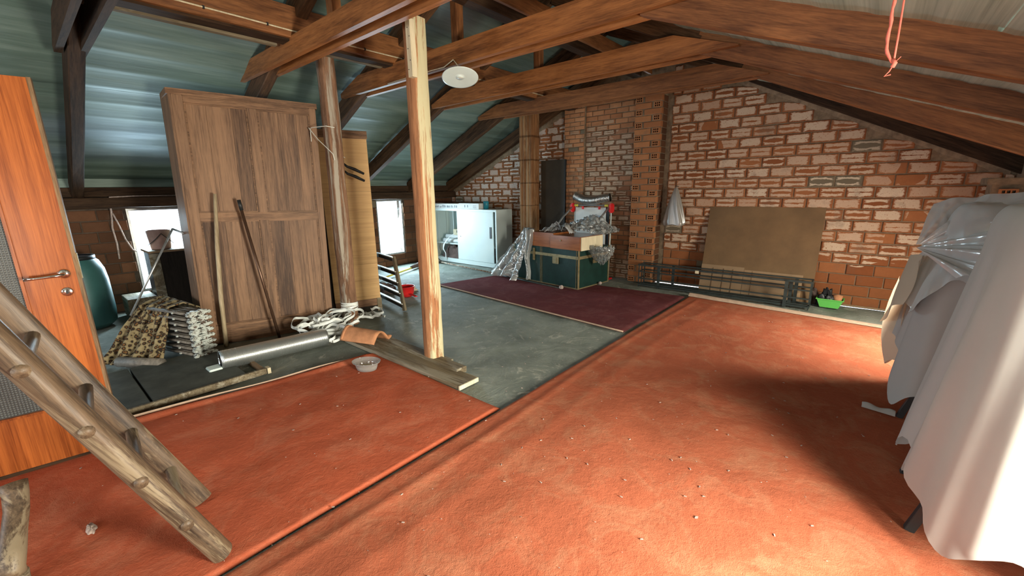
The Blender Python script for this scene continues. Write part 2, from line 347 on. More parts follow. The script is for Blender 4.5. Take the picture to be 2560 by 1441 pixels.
def surf(fn, nu, nv, thick=0, closed_u=False):
    vs = []; fs = []
    for i in range(nu+(0 if closed_u else 1)):
        for j in range(nv+1): vs.append(tuple(fn(i/nu, j/nv)))
    n = nu if closed_u else nu+1
    for i in range(nu):
        for j in range(nv):
            a = i*(nv+1)+j; b = ((i+1) % n)*(nv+1)+j; fs.append((a, b, b+1, a+1))
    return (vs, [], fs)
def ns(x, y, z=0, s=1): return noise.noise(Vector((x*s, y*s, z*s)))
def solid(o, t, off=0):
    md = o.modifiers.new('thickness', 'SOLIDIFY'); md.thickness = t; md.offset = off; return o
def poly_prism(pts, z0, z1, cell=.0):
    bm = bmesh.new(); v = [bm.verts.new((x, y, z1)) for x, y in pts]; f = bm.faces.new(v)
    r = bmesh.ops.extrude_face_region(bm, geom=[f]); bmesh.ops.translate(bm, vec=(0, 0, z0-z1), verts=[e for e in r['geom'] if isinstance(e, bmesh.types.BMVert)])
    bmesh.ops.recalc_face_normals(bm, faces=bm.faces); return bm
# bricks ----------------------------------------------------------------------
CLIP = [None]
def brick_mesh(bm, o, u, n, w_, h, d, uvl, rl, rl2, ch=.006):
    """o = lower-left of the face, u along the wall, n out of the wall; one chamfered brick"""
    o = Vector(o); u = Vector(u); n = Vector(n); up = Vector((0, 0, 1)); r, r2_ = random.random(), random.random()
    j = [random.uniform(-.003, .003) for _ in range(6)]
    back = [o-n*.0+u*a+up*b for a, b in ((0, 0), (w_, 0), (w_, h), (0, h))]
    mid = [p+n*(d-ch) for p in back]
    fr = [o+n*(d+j[0])+u*(ch+abs(j[1]))+up*(ch+abs(j[2])), o+n*(d+j[3])+u*(w_-ch)+up*ch, o+n*(d+j[0])+u*(w_-ch-abs(j[4]))+up*(h-ch), o+n*(d+j[3])+u*ch+up*(h-ch-abs(j[5]))]
    V = [bm.verts.new(p) for p in back+mid+fr]
    F = [(8, 9, 10, 11)]+[(i, (i+1) % 4, 4+(i+1) % 4, 4+i) for i in range(4)]+[(4+i, 4+(i+1) % 4, 8+(i+1) % 4, 8+i) for i in range(4)]
    for f in F:
        fc = bm.faces.new([V[i] for i in f])
        for l in fc.loops:
            q = l.vert.co-o; l[uvl].uv = (q.dot(u)/w_, q.dot(up)/h)
    for v in V:
        v[rl] = r; v[rl2] = r2_
        if CLIP[0]: v.co.z = min(v.co.z, max(o.z+.004, CLIP[0](v.co.x)-.012))
def brick_layers(bm):
    return bm.loops.layers.uv.new('UVMap'), bm.verts.layers.float.new('rnd'), bm.verts.layers.float.new('rnd2')
def brick_field(parent, o, u, n, L, bw, bh, gap, rows, ok, m, d=.012, keep=None, world=True, start=0, name='brick', matfn=None):
    """running bond; ok(s, z, w, h) says whether the brick is on the wall; keep(s, z) whether it is an object of its own"""
    rest = bmesh.new(); RL = brick_layers(rest); nrest = 0; cnt = 0; u = Vector(u); n = Vector(n)
    for r in range(rows):
        s = -(bw*.5 if r % 2 else 0)+random.uniform(-.02, .02)+start; z = r*(bh+gap)
        while s < L:
            wl = bw*random.uniform(.96, 1.04); a, b = max(s, 0), min(s+wl, L)
            if b-a > bw*.22 and ok(a, z+o[2], b-a, bh):
                p = Vector(o)+u*a+Vector((0, 0, z+random.uniform(-.002, .002))); dd = d+random.uniform(-.004, .005)
                if keep is None or keep(a, z+o[2]):
                    bm = bmesh.new(); Ls = brick_layers(bm); brick_mesh(bm, p, u, n, b-a-gap, bh, dd, *Ls)
                    bmesh.ops.recalc_face_normals(bm, faces=bm.faces); obj(name, bm, matfn(a, z+o[2]) if matfn else m, parent, world); cnt += 1
                else: brick_mesh(rest, p, u, n, b-a-gap, bh, dd, *RL); nrest += 1
            s += wl
    if nrest:
        bmesh.ops.recalc_face_normals(rest, faces=rest.faces); tag(obj('far_bricks', rest, m, parent, world), kind='stuff')
    else: rest.free()
    return cnt, nrest

# ------------------------------------------------------------------ the room
X0, X1, Y0, Y1 = -7.4, 1.05, -3.5, 6.6
XR = -2.93
def zl(x): return 1.436+.45*(x+7.4)            # underside of left rafters
def zr(x): return 2.70-.40*(x+1.5) if x > -1.5 else 2.70-.50*(x+1.5)      # underside of right rafters
def sheet_l(x): return zl(x)+.27
def sheet_r(x): return 2.86-.40*(x+1.5) if x > -1.5 else 2.86-.57*(x+1.5)
# floor
fl = thing('floor', None, None, (0, 0, 0), kind='structure')
def ff(a, b):
    x = X0+(X1-X0)*a; y = Y0+(Y1-Y0)*b; return (x, y, -.012+.006*ns(x, y, 0, 3)+.003*ns(x, y, 3, 9))
obj('concrete_screed', surf(ff, 170, 200), 'floor', fl, smooth=True)
# back wall
wb = thing('wall_back', None, None, (0, Y1, 0), kind='structure')
bm = bmesh.new()
pts = [(X0, 0), (X1, 0), (X1, sheet_r(X1)-.01), (-1.5, sheet_r(-1.5)-.01), (XR, sheet_l(XR)-.03), (X0, sheet_l(X0)-.01)]
# leave an opening high in the wall behind the last collar tie, where daylight shows
def wallpoly(bm, P, y0, y1):
    a = [bm.verts.new((x, y0, z)) for x, z in P]; b = [bm.verts.new((x, y1, z)) for x, z in P]
    bm.faces.new(a); bm.faces.new(b[::-1]); k_ = len(P)
    for i in range(k_): bm.faces.new((a[i], b[i], b[(i+1) % k_], a[(i+1) % k_]))
HX0, HX1, HZ0, HZ1 = -3.02, -2.80, 3.00, 3.12
for P in ([(X0, 0), (HX0, 0), (HX0, sheet_l(HX0)-.02), (X0, sheet_l(X0)-.01)], [(HX0, 0), (HX1, 0), (HX1, HZ0), (HX0, HZ0)],
          [(HX0, HZ1), (HX1, HZ1), (HX1, sheet_l(XR)-.06), (HX0, sheet_l(HX0)-.02)],
          [(HX1, 0), (X1, 0), (X1, sheet_r(X1)-.01), (-1.5, sheet_r(-1.5)-.01), (HX1, sheet_r(HX1)-.02)]): wallpoly(bm, P, Y1, Y1+.2)
obj('mortar_bed', bm, 'mortar', wb, True)
def gr(x): return 2.80-.495*(x+1.5)
top = lambda x: zl(x)+.02 if x < XR else gr(x)+.02
def okb(x0, x1): 
    def f(s, z, w_, h): return z+.045 < top(x0+s) and z+.045 < top(x0+s+w_)
    return f
CLIP[0] = top
def keep_r(s, z):
    x = -2.45+s
    if z < 1.12 and -1.8 < x < -.6: return False          # behind the leaning board
    if x > .45 and z < 1.25: return False                  # behind the dust sheets
    return True
brick_field(wb, (-2.46, Y1, .005), (1, 0, 0), (0, -1, 0), X1+2.46, .272, .122, .011, 24, okb(-2.46, X1), 'brick', keep=keep_r)
def keep_l(s, z):
    x = X0+s
    return z > 1.18 or (x > -5.4 and z > .9)
brick_field(wb, (X0, Y1, .02), (1, 0, 0), (0, -1, 0), 3.12, .265, .122, .013, 24, okb(X0, -4.28), 'brick_w', keep=keep_l)
CLIP[0] = None
# mortar fillets along the gable slopes
bm = bmesh.new()
def fillet(bm, xa, xb, fz, n_=46):
    prev = None
    for i in range(n_+1):
        x = xa+(xb-xa)*i/n_; z = fz(x); wv = .05+.045*abs(ns(x, 1, 0, 5)); dp = .018+.022*abs(ns(x, 7, 0, 9))
        q = [bm.verts.new(p) for p in ((x, Y1-.005, z-.02-wv), (x, Y1-dp, z-.03-wv*.4), (x, Y1-dp*1.2, z+.03))]
        if prev:
            for j in range(2): bm.faces.new((prev[j], q[j], q[j+1], prev[j+1]))
        prev = q
fillet(bm, -7.3, -4.3, zl); fillet(bm, -1.8, 1.0, lambda x: gr(x)+.055)
obj('mortar_fillet', bm, 'mortar', wb, True, True)
obj('skirting_pipe', tube([(-3.9, Y1-.06, .02), (-2.0, Y1-.05, .02), (.2, Y1-.06, .02), (1.0, Y1-.06, .015)], .013, 8), 'cardboard', wb, True)

# left wall with three windows
wl = thing('wall_left', None, None, (X0, 1.5, 0), kind='structure')
ZW0, ZW1 = .23, 1.33
def long_wall(par, xa, xb, top_z, name='wall_body', m='mortar'):
    bs = []; ys = sorted(WL); y = Y0-.2
    for a, b in ys:
        bs.append(((xa, y, -.1), (xb, a, top_z))); bs.append(((xa, a, -.1), (xb, b, ZW0))); bs.append(((xa, a, ZW1), (xb, b, top_z))); y = b
    bs.append(((xa, y, -.1), (xb, Y1+.2, top_z))); obj(name, B(*bs), m, par, True)
M['mortar_d'] = plain('dark_mortar', (.07, .05, .035), .95, var=.35, sc=14, bump=.6)  # darker mortar copy: dimness beside the glaring windows put into its colour
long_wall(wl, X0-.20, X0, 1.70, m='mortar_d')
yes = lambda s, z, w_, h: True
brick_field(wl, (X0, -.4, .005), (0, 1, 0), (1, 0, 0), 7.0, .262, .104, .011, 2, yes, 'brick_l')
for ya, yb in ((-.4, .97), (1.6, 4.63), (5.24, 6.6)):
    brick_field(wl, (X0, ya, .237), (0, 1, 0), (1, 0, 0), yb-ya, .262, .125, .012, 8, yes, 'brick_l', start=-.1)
# wall plate and gutter boards along the left eaves
wp = thing('wall_plate', 'dark rough timber plate lying along the top of the left wall under the eaves', 'beam', (X0, 1.5, 1.35))
beam('plate_timber', (X0+.07, Y0, 1.345), (X0+.07, Y1, 1.345), .16, .13, 'beam_d', wp, seed=3, jit=.012)
obj('eave_strip', B(((X0, Y0, 1.60), (X0+.012, Y1, 1.705))), 'sheet', wp, True)
beam('upper_board', (X0+.03, Y0, 1.49), (X0+.03, Y1, 1.49), .06, .11, 'beam_d', wp, seed=5, jit=.008)
def window(idx, x, s, a, b):
    o = thing('window_%d' % idx, None, None, (x, (a+b)/2, ZW0), kind='structure')
    t = .028; xa, xb = sorted((x, x-s*.06))
    obj('window_frame', B(((xa, a, ZW0), (xb, a+t, ZW1)), ((xa, b-t, ZW0), (xb, b, ZW1)), ((xa, a+t, ZW0), (xb, b-t, ZW0+t)), ((xa, a+t, ZW1-t), (xb, b-t, ZW1))), 'steel', o, True)
    n = 6; h = (ZW1-ZW0-2*t)/n; xm = x-s*.04
    for i in range(n): obj('pane', B(((xm-.002, a+t, ZW0+t+i*h+.003), (xm+.002, b-t, ZW0+t+(i+1)*h-.003))), 'pane', o, True)
for i, (a, b) in enumerate(WL): window(i+1, X0-.02, 1, a, b)
# right wall
wr = thing('wall_right', None, None, (X1, 1.5, 0), kind='structure')
long_wall(wr, X1, X1+.2, sheet_r(X1)-.02, m='plaster')
for i, (a, b) in enumerate(WL): window(i+4, X1+.02, -1, a, b)
pr = thing('trim_1', None, None, (.88, 6.0, 0), kind='structure')
obj('pier_core', B(((.80, 5.88, -.01), (X1, 6.14, 1.47))), 'mortar', pr, True)
obj('capping_slab', B(((.76, 5.84, 1.47), (X1, 6.2, 1.53)), bev=.006), 'mortar', pr, True)

random.seed(11); brick_field(pr, (.80, 5.88, .9), (1, 0, 0), (0, -1, 0), .25, .262, .10, .012, 4, lambda s, z, w_, h: True, 'brick_o', start=.0)
# hollow brick with six square cells, face in the x-z plane looking to -y
def hollow(w_, h, depth, uvrl=True):
    bm = bmesh.new(); Ls = brick_layers(bm); uvl, rl, rl2 = Ls
    xs = [-.0, .16, .32, .42, .58, .68, .84, 1.0]; zs = [0, .16, .44, .56, .84, 1.0]
    gx = [x*w_ for x in xs]; gz = [z*h for z in zs]; r = random.random()
    G = {(i, j): bm.verts.new((x, 0, z)) for i, x in enumerate(gx) for j, z in enumerate(gz)}
    for i in range(7):
        for j in range(5):
            f = bm.faces.new((G[i, j], G[i+1, j], G[i+1, j+1], G[i, j+1]))
            if i % 2 == 1 and j in (1, 3):
                q = bmesh.ops.extrude_discrete_faces(bm, faces=[f])['faces'][0]; bmesh.ops.translate(bm, vec=(0, .05, 0), verts=list(q.verts)); q.material_index = 1
                # side walls of the cell
                src = [G[i, j].co, G[i+1, j].co, G[i+1, j+1].co, G[i, j+1].co]; deep = [Vector((c.x, .05, c.z)) for c in src]
                A = [bm.verts.new(c) for c in src]; D = [bm.verts.new(c) for c in deep]
                for k_ in range(4): bm.faces.new((A[k_], A[(k_+1) % 4], D[(k_+1) % 4], D[k_])).material_index = 1
    box(bm, (0, .0005, 0), (w_, depth, .002)); box(bm, (0, .0005, h-.002), (w_, depth, h)); box(bm, (0, .0005, 0), (.002, depth, h)); box(bm, (w_-.002, .0005, 0), (w_, depth, h))
    for v in bm.verts: v[rl] = r; v[rl2] = .1
    for f in bm.faces:
        for l in f.loops: l[uvl].uv = (.5+.02*l.vert.co.x, .5)
    return bm
def place(o, loc, parent=None):
    o.location = Vector(loc); return o
# hollow-brick pillar
PX0, PX1, PY = -2.94, -2.53, 6.36
pil = thing('brick_pillar', 'tall orange pillar of hollow bricks with six-celled ends showing', 'pillar', ((PX0+PX1)/2, PY+.12, 0))
obj('pillar_core', B(((PX0+.012, PY+.065, 0), (PX1-.012, Y1, 2.9))), 'mortar', pil, True)
jb = bmesh.new()
rp = .0905; hb = .080
hm = None
for r in range(31):
    z = r*rp+.004; left = r % 2 == 0
    hx = PX0+.01 if left else PX1-.125
    hw = .105
    if hm is None:
        ho = obj('brick', hollow(hw, hb, .08), ['brick_o', 'hole'], pil, True); hm = ho.data
    else:
        ho = bpy.data.objects.new('brick', hm); COL.objects.link(ho); ho.parent = pil; ho.matrix_parent_inverse = mat4(pil).inverted()
    ho.location = (hx, PY+random.uniform(-.004, .004), z)
    box(jb, (PX0+.006, PY+.010, z+hb-.001), (PX1-.006, PY+.07, z+rp+.001)); box(jb, (hx-.026, PY+.008, z), (hx-.002, PY+.07, z+hb)) if not left else box(jb, (hx+hw+.002, PY+.008, z), (hx+hw+.026, PY+.07, z+hb))
    sx0, sx1 = (hx+hw+.03, PX1) if left else (PX0, hx-.03)
    bm = bmesh.new(); Ls = brick_layers(bm); brick_mesh(bm, (sx0, PY+.07, z), (1, 0, 0), (0, -1, 0), sx1-sx0-.004, hb, .07+random.uniform(-.003, .004), *Ls); bmesh.ops.recalc_face_normals(bm, faces=bm.faces)
    obj('brick', bm, 'brick_o', pil, True)
    bm = bmesh.new(); Ls = brick_layers(bm); brick_mesh(bm, (PX1-.012, PY+.075, z), (0, 1, 0), (1, 0, 0), .155, hb, .012, *Ls); bmesh.ops.recalc_face_normals(bm, faces=bm.faces)
    obj('brick', bm, 'brick_l', pil, True)
tag(obj('mortar_joints', jb, 'mortar', pil, True), kind='stuff')
o = obj('brick', hollow(.12, .085, .05), ['brick_o', 'hole'], pr); o.location = (.845-.88, 5.845-6.0, 1.345)
# chimney breast of small bricks between the left wall section and the pillar
CX0, CX1, CY = -4.26, -2.95, 6.46
ch = thing('brick_chimney', 'broad chimney breast of small rough bricks left of the hollow-brick pillar', 'chimney', ((CX0+CX1)/2, CY+.07, 0))
obj('chimney_core', B(((CX0, CY+.0, 0), (-3.86, Y1-.001, 2.92)), ((-3.86, CY+.035, 0), (CX1, Y1-.001, 2.92))), 'mortar', ch, True)
brick_field(ch, (CX0, CY, .01), (1, 0, 0), (0, -1, 0), .40, .21, .058, .010, 47, lambda s, z, w_, h: z+h < 2.9, 'brick_s', d=.012, keep=lambda s, z: z > .6)
brick_field(ch, (-3.855, CY+.035, .01), (1, 0, 0), (0, -1, 0), .90, .215, .068, .012, 40, lambda s, z, w_, h: z+h < 2.9, 'brick_g', d=.012,
            keep=lambda s, z: z > .55, matfn=lambda s, z: 'brick_s' if (z > 2.35 or z < .75) else 'brick_g')
# fluted clay flue in front of the wall
flx = thing('clay_flue', 'tall square stack of fluted brown clay flue blocks beside the white cabinet', 'flue', (-4.90, 6.28, 0), .12)
for i in range(7):
    z0, z1 = i*.398, i*.405+.398; bm = bmesh.new(); P = []
    hw = .135
    for side in range(4):
        for k_ in range(12):
            t_ = -hw+2*hw*k_/12; dd = hw+(.0 if k_ % 3 else -.012) ; c_ = (t_, -dd)
            a_ = side*PI/2; P.append((c_[0]*math.cos(a_)-c_[1]*math.sin(a_), c_[0]*math.sin(a_)+c_[1]*math.cos(a_)))
    lo = [bm.verts.new((x, y, z0)) for x, y in P]; hi = [bm.verts.new((x, y, z1)) for x, y in P]
    for k_ in range(len(P)): bm.faces.new((lo[k_], lo[(k_+1) % len(P)], hi[(k_+1) % len(P)], hi[k_]))
    bm.faces.new(hi); bm.faces.new(lo[::-1]); obj('flue_block', bm, 'flue', flx)
dp = thing('leaf_panel', 'dark brown door leaf standing against the wall beside the clay flue', 'panel', (-4.47, 6.43, 0))
obj('panel_board', B(((-.265, -.02, 0), (.245, .02, 1.99)), bev=.004), 'panel_d', dp)
obj('edge_strip', B(((.245, -.022, 0), (.262, .022, 1.99))), 'black', dp)

# front wall (behind the camera) with two unseen openings added for fill light
wf = thing('wall_front', None, None, (-3, Y0, 0), kind='structure')
bs = []
FW = [(-5.3, -3.9), (-2.1, -.5)]
bs += [((X0, Y0-.2, -.1), (-5.3, Y0, 1.7)), ((-5.3, Y0-.2, -.1), (-3.9, Y0, .8)), ((-3.9, Y0-.2, -.1), (-2.1, Y0, 1.9)), ((-2.1, Y0-.2, -.1), (-.5, Y0, .8)), ((-.5, Y0-.2, -.1), (X1, Y0, 1.9)),
       ((X0+.6, Y0-.2, 1.9), (X1-.6, Y0, 2.1)), ((-6.4, Y0-.2, 2.1), (.2, Y0, 2.4)), ((-5.6, Y0-.2, 2.4), (-.9, Y0, 2.8)), ((-4.6, Y0-.2, 2.8), (-1.8, Y0, 3.2))]
obj('wall_body', B(*bs), 'plaster', wf, True)

# roof sheets
ce = thing('ceiling', None, None, (XR, 1.5, 3), kind='structure')
def roof_panel(xa, xb, fz, ya, yb, ribs):
    def f(a, b):
        x = xa+(xb-xa)*a; y = ya+(yb-ya)*b; ph = (x % .24)/.24
        rib = .005*max(0, 1-abs(ph-.5)/.14) if ribs else 0
        return (x, y, fz(x)+.002*math.sin(x*26)+.006*ns(x*3, y*.5, 0, 1)-rib*.8)
    return surf(f, max(6, int(abs(xb-xa)/.02)), 16)
xs = [-7.62, -6.66, -5.70, -4.74, -3.80, XR]
for i in range(5):
    for ya, yb in ((Y0-.2, .6), (.59, 3.6), (3.59, Y1+.25)):
        obj('roof_sheet', roof_panel(xs[i], xs[i+1]+.02, sheet_l, ya, yb, True), 'sheet', ce, True, True)
xs = [XR, -1.5, -.6, .3, 1.3]
for i in range(4):
    for ya, yb in ((Y0-.2, 1.2), (1.19, 4.2), (4.19, Y1+.25)):
        obj('roof_sheet', roof_panel(xs[i], xs[i+1]+.02, sheet_r, ya, yb, True), 'sheet_r', ce, True, True)

# trusses --------------------------------------------------------------
def truss(label, Y, tipx, jx, zc, hc=.19, king=None, rb=None, collar=True, lm='rafter', cm='collar', rm='beam', name='roof_truss', right=True, lx=0):
    t = thing(name, label, 'truss', (XR, Y, 2.6), group='timber roof trusses')
    yb = Y+.06
    beam('left_rafter', (X0-.05, yb, zl(X0-.05)), (XR+.02, yb, zl(XR+.02)), .10, .205, lm, t, seed=Y)
    if right:
        (xa, za), (xb_, zb_) = rb
        s = (zb_-za)/(xb_-xa); xe = X1+.02
        beam('right_rafter', (xa, yb, za), (xe, yb, za+s*(xe-xa)), .085, .20, rm, t, seed=Y+1)
        beam('upper_rafter', (XR, yb, zl(XR)-.03), (xa+.03, yb, za+.02), .08, .16, lm, t, seed=Y+2)
    if collar:
        # two boards with a gap, bolted either side of the rafters
        for dy, dz in ((-.028, 0), (.105, -.008)):
            T = []
            bm = bmesh.new(); x0, x1_ = tipx, jx
            prof = [(x0, zc), (x0+.0, zc+.05), (x0+hc/.45, zc+hc), (-1.56, zc+hc), (-1.02, zc+.006), (-1.02, zc)]
            prof = [(x-x0, z) for x, z in prof]
            a = [bm.verts.new((x, -.022, z-zc+.004*ns(x*3, Y, 0, 2))) for x, z in prof]; b = [bm.verts.new((x, .022, z-zc)) for x, z in prof]
            bm.faces.new(a); bm.faces.new(b[::-1])
            for i in range(6): bm.faces.new((a[i], b[i], b[(i+1) % 6], a[(i+1) % 6]))
            bmesh.ops.recalc_face_normals(bm, faces=bm.faces)
            o = obj('collar_board', bm, cm, t); o.location = (x0-XR, dy, zc+dz-2.6)
    if king:
        for kx, kz in king: beam('strut', (kx, yb, zc+hc*.5), (kx, yb, min(sheet_l(kx), 9)-.1), .085, .085, 'beam', t, up=(0, 1, 0), anchor='centre')
    return t
R2 = ((-1.36, 2.61), (.42, 1.92)); R3 = ((-1.41, 2.65), (.58, 1.88)); R4 = ((-1.31, 2.69), (.82, 1.72))
truss('nearest truss, half hidden behind the top of the orange door', .50, -5.05, -1.5, 2.60, lx=0, rb=((-1.4, 2.70), (.4, 2.10)), lm='beam_d', cm='beam_d')
truss('truss resting on the two tall timber posts', 1.88, -5.42, -1.5, 2.65, rb=((-1.4, 2.74), (.42, 2.07)), king=[(-3.45, 0)], hc=.16)
truss('truss that carries the white disc lamp, next one behind the two posts', 2.92, -5.15, -1.40, 2.61, rb=R2, king=[(-3.16, 0)])
truss('third truss, between the one with the lamp and the one before the back wall', 4.12, -4.90, -1.42, 2.61, rb=R3, king=[(-3.12, 0)])
truss('last truss with a collar tie, just above the bricks of the back wall', 5.36, -5.22, -1.45, 2.62, rb=R4, cm='beam')
truss('plain rafter pair laid against the back gable wall', 6.42, -5, -1.5, 2.6, collar=False, rb=((-1.45, 2.80), (.9, 1.64)), cm='beam_d', rm='beam_d', name='gable_rafters')
# purlin over the collars, with a pale cable strip
pu = thing('purlin', 'long brown purlin with a pale cable clipped along it, running over the collar ties', 'beam', (-4.06, 1.5, 2.85))
beam('purlin_timber', (-4.045, Y0, 2.795), (-4.045, Y1, 2.795), .09, .25, 'beam', pu, seed=11)
beam('lower_batten', (-4.11, Y0, 2.775), (-4.11, Y1, 2.775), .14, .03, 'beam_d', pu, seed=12)
obj('cable', tube([(-3.995, Y0+i*.55, 2.848+.004*math.sin(i*1.7)) for i in range(19)], .0065, 6), 'pale_wood', pu, True, True)
for i in range(16):
    y = -1.0+i*.44
    obj('cable_clip', B(((-4.004, y, 2.838), (-3.986, y+.012, 2.860))), 'black', pu, True)
ba = thing('batten', 'thin pale batten below the sheets, left of the purlin', 'batten', (-4.5, 1.0, 2.76))
beam('batten_strip', (-4.27, .3, 2.77), (-4.25, 1.80, 2.77), .05, .03, 'plank', ba)
ba2 = thing('batten', 'thin pale batten between the two tall posts and the lamp truss', 'batten', (-4.4, 2.4, 2.70))
beam('batten_strip', (-4.20, 1.98, 2.77), (-4.18, 2.82, 2.77), .05, .03, 'plank', ba2)
rb_ = thing('ridge_beam', 'heavy dark ridge beam flecked with white under the peak of the roof', 'beam', (XR, 1.5, 3.1))
beam('ridge_timber', (-3.04, Y0, 3.13), (-3.04, Y1-.02, 3.13), .14, .22, 'beam_d', rb_, seed=8)
beam('ridge_board', (-2.82, Y0, 3.14), (-2.82, Y1-.02, 3.14), .04, .16, 'beam', rb_, seed=9)

# posts ----------------------------------------------------------------
def post(label, x, y, h, r, m, seed, lean=(0, 0)):
    t = thing('timber_post', label, 'post', (x, y, 0)); n_ = 26; sg = 12
    def f(a, b):
        z = h*b; ang = 2*PI*a; sq = 1/max(abs(math.cos(ang)), abs(math.sin(ang)))**.55
        rr = r*sq*(1+.05*ns(math.cos(ang)*1.5, z*1.5, seed, 1)+.04*ns(ang, z*6, seed+5, 1)-.03*b-.07*max(0, ns(ang*2.2, z*1.1, seed+9, 1.6)-.15))
        return (rr*math.cos(ang)+.012*ns(z, seed, 0, 1.2)+lean[0]*b, rr*math.sin(ang)+lean[1]*b, z)
    obj('shaft', surf(f, 56, 110, closed_u=True), m, t, smooth=True); return t
p1 = post('rough squared timber post with peeling pale bark, right-hand one of the two', -2.84, 2.23, 2.76, .073, 'post', 3)
obj('cleat', B(((.035, -.105, 2.33), (.085, -.06, 2.72))), 'pale_wood', p1)
for i, (a, b) in enumerate(((.045, 2.38), (.07, 2.44), (.05, 2.52), (.072, 2.6), (.055, 2.66))): obj('nail', B(((a, -.108, b), (a+.005, -.104, b+.005))), 'black', p1)
obj('foot_board', B(((-.13, -.10, -.004), (.15, .09, .028))), 'plank', p1)
p2 = post('round grey weathered post with white straps coiled round its foot', -4.47, 2.33, 2.90, .078, 'post_grey', 8, lean=(.09, -.02))
wi = thing('wire_tie', 'thin pale wire tying the top of the wardrobe to the grey post', 'wire', (-4.5, 2.25, 2.2))
obj('wire_loop', tube([(-4.60, 2.18, 2.02), (-4.57, 2.17, 2.14), (-4.54, 2.17, 2.15), (-4.33, 2.22, 2.15), (-4.315, 2.30, 2.14)], .004, 6), 'cream', wi, True)
obj('wire_tail', tube([(-4.58, 2.16, 2.15), (-4.47, 2.19, 2.03), (-4.36, 2.22, 1.94), (-4.31, 2.25, 1.88), (-4.305, 2.26, 1.82)], .004, 6), 'cream', wi, True)

# wooden sole plate under the posts
sp = thing('sole_plate', 'dusty pair of old boards lying on the floor under the post foot', 'board', (-3.1, 2.1, 0))
beam('board', (-3.95, 2.07, -.002), (-2.24, 2.08, -.002), .20, .035, 'plank', sp, seed=2, jit=.008)
beam('board', (-3.75, 2.22, -.002), (-2.45, 2.20, -.002), .11, .055, 'plank', sp, seed=4, jit=.008)
obj('pale_end', B(((-2.243, 1.975, 0), (-2.232, 2.18, .034))), 'pale_wood', sp, True)

# rugs -----------------------------------------------------------------
def rug(name, label, quad, m, h=.012, nu=90, nv=120, amp=.006, waves=None, edge=.004):
    q = [Vector((*p, 0)) for p in quad]
    def f(a, b):
        p = (q[0]*(1-a)+q[1]*a)*(1-b)+(q[3]*(1-a)+q[2]*a)*b
        e = min(a, 1-a, b, 1-b); z = h if e > 1e-6 else -.004
        z += (amp*ns(p.x, p.y, 1, 2.2)+amp*.5*ns(p.x, p.y, 3, 6))*min(1, e*12)
        if waves: z += waves(p.x, p.y)*min(1, e*30)
        wob = .010*ns(p.x, p.y, 5, 2)
        return (p.x+wob*(a < .001 or a > .999), p.y+wob*(b < .001 or b > .999), z)
    o = obj(name, surf(f, nu, nv), m, smooth=True); return tag(o, label, 'rug')
def ridge(x, y):
    z = 0
    for x0, s_, h_ in ((-1.66, .03, .008), (-1.42, .05, .004)): z += h_*math.exp(-((x-x0-.03*math.sin(y*1.3))/s_)**2)
    z += .010*math.exp(-(((x+1.79)/.02)**2))
    z += .012*max(0, ns(x*.8+y*.5, y*2.6, 4, 1.4)-.25)
    return z
rug('red_rug', 'large orange-red rug reaching from the foreground to the back wall', [(-1.80, -3.3), (.95, -3.3), (.95, 5.66), (-1.80, 5.90)], 'rug2', waves=ridge, nu=130, nv=260)
def wr_(x, y): return .006*max(0, ns(x*1.5+y, y*3, 8, 1.2))+.04*max(0, 1-abs(x+3.665-.138*y)/.07)*(.65+.35*math.sin(y*4.2))*(y > .2)
rug('red_rug', 'smaller red rug under the ladder and the orange door', [(-4.15, -3.3), (-1.815, -3.3), (-1.815, 1.97), (-3.42, 1.99)], 'rug', waves=wr_, nu=110, nv=150)
rug('maroon_rug', 'dusty maroon rug lying under the green trunk', [(-5.28, 4.28), (-1.85, 3.97), (-1.83, 5.86), (-4.95, 5.62)], 'rugm', h=.010)
o = obj('rug_hem', surf(lambda a, b: (-1.80+2.1*a, 5.87-.18*a+.13*b+.01*ns(a*9, 1), .014+.035*math.sin(PI*b)*(1-a*.6)), 40, 8), 'ledge', smooth=True)
tag(o, 'rolled pale hem of the large rug along the floor before the railing', 'hem')
o = obj('rug_backing', surf(lambda a, b: (-3.703+.138*(.2+1.75*a)+.008*math.sin(a*14)+.020*b, .2+1.75*a, (.012+.028*b)*(1-.6*a)+.004+.006*math.sin(a*11)*b), 60, 3), 'ledge', smooth=True); solid(o, .006); tag(o, 'curled pale backing along the left edge of the small red rug', 'rug backing')
# maroon rug binding, red rug seam
obj_b = obj('rug_binding', tube([(-5.28+3.43*i/20, 4.275-.31*i/20, .010) for i in range(21)], .009, 6), 'ledge', smooth=True); tag(obj_b, 'frayed orange binding along the near edge of the maroon rug', 'binding')

# dark slabs on the floor behind the small red rug
sl = thing('floor_panel', 'three dark dusty boards with a pale edging strip lying behind the red rug', 'panel', (-4.1, .6, 0))
M['ddb'] = plain('dusty_dark_board', (.060, .064, .052), .8, var=.35, sc=6)
for ya, yb in ((-.35, .20), (.215, .40), (.415, 1.02)): obj('board', B(((-4.72, ya, 0), (-3.78, yb, .045)), bev=.004), 'ddb', sl, True)
obj('edge_strip', B(((-3.775, -.35, .0), (-3.752, 1.16, .05))), 'plank', sl, True)
obj('end_block', B(((-3.80, 1.165, 0), (-3.74, 1.19, .05))), 'pale_wood', sl, True)
obj('side_rail', B(((-4.1, 1.13, 0), (-3.80, 1.16, .04))), 'cardboard', sl, True)

